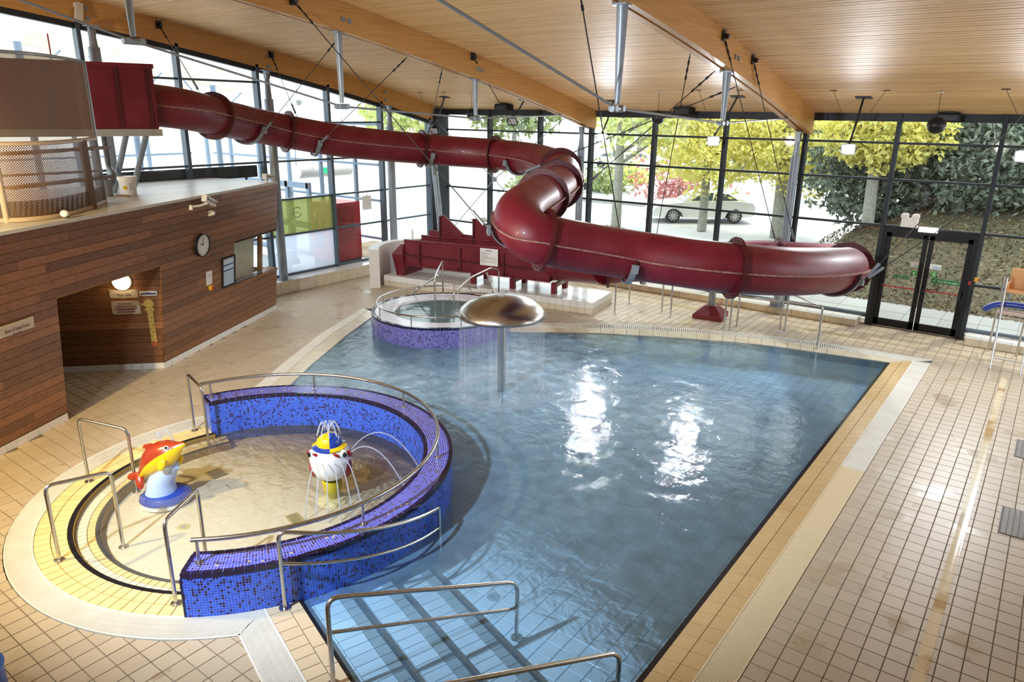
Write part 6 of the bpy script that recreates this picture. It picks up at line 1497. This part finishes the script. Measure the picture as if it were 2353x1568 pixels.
M_YEL = leaf_mat('yellow_leaf', (.82, .72, .20), (.66, .66, .22)); M_PALEG = leaf_mat('pale_green_leaf', (.45, .55, .20), (.70, .68, .28)); M_CON = leaf_mat('conifer_needle', (.10, .135, .10), (.26, .30, .21), .25); M_GREYG = leaf_mat('grey_green_needle', (.20, .26, .19), (.42, .47, .34), .3); M_OLIVE = leaf_mat('olive_leaf', (.30, .34, .10), (.20, .26, .10), .3)  # yellow and conifer colours are paled to include the haze of the glass
b1 = pz(1415, 520, 0); tree('sparse grey-trunked tree left of the parked silver car', b1, 8, .24, ((b1.x+1.0, b1.y+.5, 5.2), (3.6, 3, 2.6)), 1800, .17, M_PALEG, 11, .3)
b2 = pz(1612, 530, 0); tree('slim tree with yellow leaves in front of the silver car', b2, 8, .20, ((b2.x+.2, b2.y, 3.9), (3.3, 3, 2.7)), 8500, .12, M_YEL, 12, .35)
b3 = pz(1787, 545, 0); tree('thick-trunked tree with dense yellow leaves behind the end bend', b3, 8, .33, ((b3.x+.8, b3.y, 4.0), (3.4, 3, 2.5)), 9500, .12, M_YEL, 13, .4)
b4 = (-5.0, 26.6, 1.4); tree('tree with bright yellow leaves above the grass bank', b4, 7, .2, ((-4.9, 26.4, 4.3), (2.3, 1.2, 1.35)), 7000, .12, M_YEL, 14)
for k, (x, y, w_, mt, lb) in enumerate(((-5.3, 28.2, 2.2, M_CON, 'dark conifer behind the bank at the left of the door'), (-2.6, 27.8, 2.4, M_CON, 'dark conifer straight behind the exit door'), (.2, 28.2, 2.3, M_GREYG, 'greyish green conifer behind the lifeguard chair'), (3.2, 28.2, 2.6, M_GREYG, 'greyish green conifer at the far right outside'), (-1.0, 31.5, 3.2, M_GREYG, 'tall greyish green conifer behind the others'))):
    zz = hgt(x, y); tree(lb, (x, y, zz), 6.5, .2, ((x, y, zz+1.9), (w_+.5, 1.6, 2.4 if mt is M_CON else 3.5)), 9000, .12, mt, 20+k, .1, name='conifer')
for k, (px, py, s_, mt, lb) in enumerate(((1235, 440, 1.0, M_OLIVE, 'green shrub on the verge beside the upper bend'), (1390, 440, .9, M_OLIVE, 'round green shrub left of the sparse tree'), (1560, 455, 1.3, leaf_mat('red_leaf', (.42, .12, .12), (.5, .25, .2)), 'dark red shrub behind the silver car'), (1455, 420, .7, M_YEL, 'small yellow shrub beyond the road'))):
    q = pz(px, py, 0); g = thing('shrub', q, lb, 'shrub', 'shrubs across the road')
    def pos(r, q=q, s_=s_):
        v = Vector((r.gauss(0, .45), r.gauss(0, .45), abs(r.gauss(0, .45)))); return q+v*s_*2.0
    stuff(leafcloud(700, pos, .2, 40+k).build('foliage', mt, g)); MB().cyl(q, q+Vector((0, 0, .9)), .06, n=6).build('stem', M_BARK, g)
for k, (x, y, w_) in enumerate(((-52, 70, 9), (-40, 78, 9), (-27, 82, 10), (-60, 60, 8), (-14, 74, 9))):
    tree(('leftmost distant green tree beyond the car park', 'distant pale tree behind the glazed corner', 'distant green tree behind the upper slide bend', 'distant pale tree at the far left beyond the car park', 'distant green tree behind the yellow trees')[k], (x, y, 0), 9, .3, ((x, y, 5.5), (w_, 3, 4.2)), 1300, .55, M_PALEG if k % 2 else M_OLIVE, 60+k, name='distant_tree')
# kerb along the road
kb = thing('kerb', (-14, 38, 0), 'low stone kerb along the far side of the road', 'kerb'); ka, kb_ = pz(1340, 462, 0), pz(1560, 480, 0)
for k in range(16):
    a = ka+(kb_-ka)*(k/16); b = ka+(kb_-ka)*((k+1)/16-.002); M4 = frame((a+b)/2, b-a, (-(b-a).y, (b-a).x, 0)); MB().box((0, 0, .05), ((b-a).length, .2, .16), M4).build('kerb_stone', MATS['grey_paving'], kb)
# cars
M_CARP = mat('silver_car_paint', (.78, .77, .74), .25, .5, coat=.6); M_CARW = mat('white_car_paint', (.85, .85, .86), .25, coat=.5); M_CARB = mat('blue_grey_car_paint', (.35, .45, .55), .3, coat=.4); M_CGL = mat('car_glass', (.06, .08, .09), .08); M_TYRE = mat('tyre_rubber', (.02, .02, .02), .7); M_RIM = mat('alloy_rim', (.62, .62, .62), .25, .8)
def car(label, org, fwd, paint, group, detail=True):
    M4 = frame(org, fwd, (-fwd[1], fwd[0], 0)); g = thing('parked_car', org, label, 'car', group)
    side = [(-2.4, .35), (-2.42, .75), (-2.25, .95), (-1.5, 1.02), (.75, .98), (1.7, .88), (2.3, .72), (2.45, .5), (2.4, .3), (1.85, .24), (1.75, .45), (1.55, .6), (1.3, .62), (1.05, .45), (.98, .24), (-1.0, .24), (-1.08, .45), (-1.3, .62), (-1.55, .6), (-1.78, .45), (-1.85, .26)]
    n = len(side); vs_ = []
    for y_, k in ((-.92, .97), (-.86, 1.0), (.86, 1.0), (.92, .97)):
        vs_ += [M4 @ Vector((x*k, y_, .55+(z_-.55)*k)) for x, z_ in side]
    fs = [tuple(range(n-1, -1, -1)), tuple(range(3*n, 4*n))]
    for s_ in range(3):
        for i in range(n): fs.append((s_*n+i, s_*n+(i+1) % n, (s_+1)*n+(i+1) % n, (s_+1)*n+i))
    MB().add(vs_, fs).build('body', paint, g, True)
    gh = [(-2.0, .98), (-1.2, 1.40), (-.5, 1.47), (.1, 1.45), (.95, .98)]
    vs_ = []
    for y_, k in ((-.84, 0), (-.62, 1), (.62, 1), (.84, 0)):
        for x, z_ in gh: vs_.append(M4 @ Vector((x, y_ if z_ < 1 else (y_*1.0 if abs(y_) < .7 else math.copysign(.70, y_)), z_ if (k or z_ < 1) else z_-.07)))
    m_ = len(gh); fs = [tuple(range(m_-1, -1, -1)), tuple(range(3*m_, 4*m_))]
    for s_ in range(3):
        for i in range(m_-1): fs.append((s_*m_+i, s_*m_+i+1, (s_+1)*m_+i+1, (s_+1)*m_+i))
    MB().add(vs_, fs).build('cabin', paint, g, True)
    for s_ in (-1, 1):
        for pts in (((-1.55, 1.04), (-1.1, 1.32), (-.5, 1.37), (-.42, 1.03)), ((-.34, 1.03), (-.42, 1.37), (.08, 1.35), (.62, 1.02))):
            MB().add([M4 @ Vector((x, s_*(.852-(z_-.98)*.36), z_)) for x, z_ in pts], [(0, 1, 2, 3)]).build('side_window', M_CGL, g)
    MB().add([M4 @ Vector(v) for v in ((.2, -.6, 1.42), (.2, .6, 1.42), (.92, .74, 1.02), (.92, -.74, 1.02))], [(0, 1, 2, 3)]).build('windscreen', M_CGL, g)
    for s_ in (-1, 1):
        MB().box((2.22, s_*.62, .66), (.3, .34, .13), M4).build('headlight', M_RIM, g)
        for xw in (-1.43, 1.42):
            w = MB().cyl(M4 @ Vector((xw, s_*.74, .33)), M4 @ Vector((xw, s_*.92, .33)), .33, n=24).build('wheel', M_TYRE, g, True)
            if detail:
                MB().cyl(M4 @ Vector((xw, s_*.9, .33)), M4 @ Vector((xw, s_*.935, .33)), .245, n=24).build('rim', mat('rim_shadow', (.1, .1, .1), .5), w)
                for k in range(10):
                    a = k*PI/5; MB().box((.12, 0, 0), (.23, .035, .02), M4 @ Matrix.Translation((xw, s_*.945, .33)) @ Matrix.Rotation(PI/2, 4, 'X') @ Matrix.Rotation(a, 4, 'Z')).build('spoke', M_RIM, w)
    return g
wA, wB = pz(1542, 512, 0), pz(1690, 514, 0); fw_ = (wA-wB).normalized(); sdn = Vector((-fw_.y, fw_.x, 0)); 
if sdn.dot(CAM-wA) < 0: sdn = -sdn
car('silver saloon car parked beyond the trees outside', (wA+wB)/2-sdn*.92, tuple(fw_), M_CARP, 'parked cars')
for px, py, an, pt, lb in ((1190, 338, .3, M_CARB, 'blue-grey car parked far off above the upper slide run'), (1235, 350, .2, M_CARW, 'white car parked far off behind the upper slide bend'), (1420, 330, .4, M_CARW, 'white car parked far off behind the sparse tree'), (1475, 335, .5, M_CARW, 'white car parked far off left of the yellow tree')):
    q = pz(px, py, 0); 
    if q.length > 75: q = q*(70/q.length); q.z = 0
    car(lb, q, (math.cos(an), math.sin(an), 0), pt, 'parked cars', False)

# ------------------------------------------------------------ reception hall beyond the left glazing
rh = thing('reception_hall', (-21, 12, 0), 'bright reception hall with blue-grey frames beyond the left glazing', 'hall')
M_PALEF = mat('pale_blue_frame', (.20, .27, .36), .5); M_RWALL = mat('bright_wall', (.82, .84, .84), .8); M_LINO = mat('grey_lino', (.62, .64, .66), .5)
MB().box((-22.1, 10.5, .14), (9.7, 11, .06)).build('hall_floor', M_LINO, rh)
# sloping roof with timber beam
for xb, w_ in ((-22.0, .22), (-26.2, .22)):
    vs_ = []; 
    for y_ in (2, 7, 11, 15.2): vs_ += [(xb-w_/2, y_, ceil_z(y_)-.5), (xb+w_/2, y_, ceil_z(y_)-.5), (xb+w_/2, y_, ceil_z(y_)+.05), (xb-w_/2, y_, ceil_z(y_)+.05)]
    MB().add(vs_, [(i*4+k, i*4+(k+1) % 4, i*4+4+(k+1) % 4, i*4+4+k) for i in range(3) for k in range(4)]+[(0, 1, 2, 3), (12, 13, 14, 15)]).build('timber_beam', mat('sunlit_timber', (.88, .80, .66), .6, col2=(.82, .66, .45), vs_=3, coord='World'), rh)
for y_ in (5.5, 8.3, 11.0, 13.6):
    MB().cyl((-21.9, y_, .17), (-21.9, y_, ceil_z(y_)-.5), .09, n=14).build('post', M_PALEF, rh, True)
    for s_ in (-1, 1): MB().cyl((-21.9, y_, ceil_z(y_)-1.5), (-21.9, y_+s_*1.0, ceil_z(y_+s_)-.5), .025, n=6).build('brace', M_PALEF, rh)
for z_ in (.9, 2.1, 3.2, 4.4):
    MB().box((-26.4, 9, z_), (.08, 12.5, .07)).build('rail', M_PALEF, rh); MB().box((-21.6, 16.0, z_), (9, .08, .07)).build('rail', M_PALEF, rh)
for y_ in (4, 6.4, 8.8, 11.2, 13.6, 15.9): MB().box((-26.4, y_, 2.6), (.1, .12, 5.0)).build('mullion', M_PALEF, rh)
for x_ in (-25, -23.3, -21.6, -19.9, -18.2): MB().box((x_, 16.0, 2.2), (.1, .1, 4.3)).build('mullion', M_PALEF, rh)
for y0_ in (6.5, 9.0, 11.3): MB().box((-26.2, y0_+1, 2.65), (.02, 2.1, 1.0)).build('roller_blind', M_RWALL, rh)
MB().box((-19.6, 8.6, .55), (.1, 6, .75)).build('counter', mat('dark_counter', (.03, .032, .036), .5), rh); MB().box((-17.12, 9.6, 3.25), (.06, 4.1, .3)).build('dark_spandrel', MATS['dark_counter'], rh)
# entrance lobby with doors
lo = thing('entrance_lobby', (-20.5, 15.0, .17), 'blue-grey framed entrance lobby doors beyond the green pane', 'door')
for k, x_ in enumerate((-24.0, -22.9, -21.8, -20.7, -19.6)): MB().box((x_, 15.2, 1.35), (.14, .12, 2.4)).build('door_post', M_PALEF, lo)
for z_ in (.25, 1.2, 2.45): MB().box((-21.8, 15.2, z_), (4.5, .12, .18 if z_ > 2 else .12)).build('door_rail', M_PALEF, lo)
for x_ in (-23.45, -22.35, -21.25, -20.15): MB().box((x_, 15.2, 1.3), (.96, .012, 2.1)).build('pane', M_GLASS, lo)
cy = thing('air_curtain', (-20.5, 14.9, 2.9), 'white cylindrical air curtain with green exit sign above the lobby doors', 'air curtain')
ca, cb = pX(690, 388, -20.2), pX(800, 400, -20.2)
MB().cyl((-20.4, ca.y, 2.85), (-20.4, cb.y+.2, 2.85), .24, n=28).build('drum', M_WHITE, cy, True); MB().box((-20.15, (ca.y+cb.y)/2, 2.85), (.02, .42, .2)).build('exit_sign', mat('exit_green', (.02, .42, .2), .5, emit=(.05, .6, .3), es=.6), cy)
for yy in (ca.y, cb.y): MB().cyl((-20.4, yy, 3.05), (-20.4, yy, 4.6), .015, n=6).build('hanger', M_PALEF, cy)
q = pX(684, 231, -19.6); g = thing('globe_lamp', q, 'silver globe lamp hanging in the reception hall', 'lamp'); MB().ell(q, (.16, .16, .16)).build('globe', mat('silver_globe', (.7, .72, .74), .25, .4), g, True); MB().cyl(q, q+Vector((0, 0, 1.2)), .01, n=6).build('cord', M_GALV, g)
# vending machine
vx0, vx1, vy0, vy1 = -18.35, -17.35, 14.25, 15.35; q = (-17.85, 14.8, .2)
vm = thing('vending_machine', q, 'red drinks vending machine behind the left glazing', 'vending machine'); M_VR = mat('vending_red', (.50, .02, .03), .35); M_VD = mat('vending_dark_red', (.36, .012, .016), .3)
MB().box(((vx0+vx1)/2, (vy0+vy1)/2, 1.25), (vx1-vx0, vy1-vy0, 1.75)).build('cabinet', M_VR, vm); MB().box(((vx0+vx1)/2, (vy0+vy1)/2, .28), (vx1-vx0-.04, vy1-vy0-.04, .2)).build('plinth', M_DARK, vm)
MB().box((vx1+.01, (vy0+vy1)/2-.1, 1.45), (.02, .75, 1.1)).build('side_panel', M_VD, vm)
for k, (x_, w_, h_, mt) in enumerate(((-18.12, .16, 1.0, M_BLACKP), (-17.8, .15, .8, M_BLACKP), (-18.0, .22, .5, M_TBLUE))):
    MB().lathe([(0, 0), (w_/2, 0), (w_/2, h_*.55), (w_*.2, h_*.8), (w_*.2, h_)], c=(x_, vy0-.005, .75), n=10, a0=PI, a1=2*PI, M=Matrix.Translation((0, vy0-.005, 0)) @ Matrix.Scale(.15, 4, (0, 1, 0)) @ Matrix.Translation((0, -vy0+.005, 0))).build('bottle_print', mt, vm, True)
    if k < 2: MB().box((x_, vy0-.03, .75+h_), (w_*.5, .01, .14)).build('cap_print', M_WHITE if k == 0 else M_DARK, vm)
# seats behind the frosted pane
g = thing('blue_chair', (-18.3, 13.2, .17), 'pale blue tub chair blurred behind the frosted pane', 'chair'); M_BC = mat('pale_blue_vinyl', (.30, .52, .78), .5)
MB().box((-18.3, 13.2, .45), (.55, .55, .18), ch=.05).build('seat', M_BC, g); MB().lathe([(.24, 0), (.32, 0), (.32, .75), (.24, .8)], c=(-18.3, 13.2, .4), n=16, a0=1.0, a1=4.2).build('backrest', M_BC, g, True); MB().cyl((-18.3, 13.2, .17), (-18.3, 13.2, .42), .05, n=10).build('stem', M_GALV, g)
g = thing('grey_desk', (-17.9, 12.7, .17), 'grey desk panel blurred behind the frosted pane', 'desk'); MB().box((-18.0, 12.6, .5), (.5, .7, .65)).build('carcass', mat('grey_laminate', (.55, .58, .6), .5), g); MB().box((-18.0, 12.6, .85), (.56, .78, .04)).build('top', M_RWALL, g)
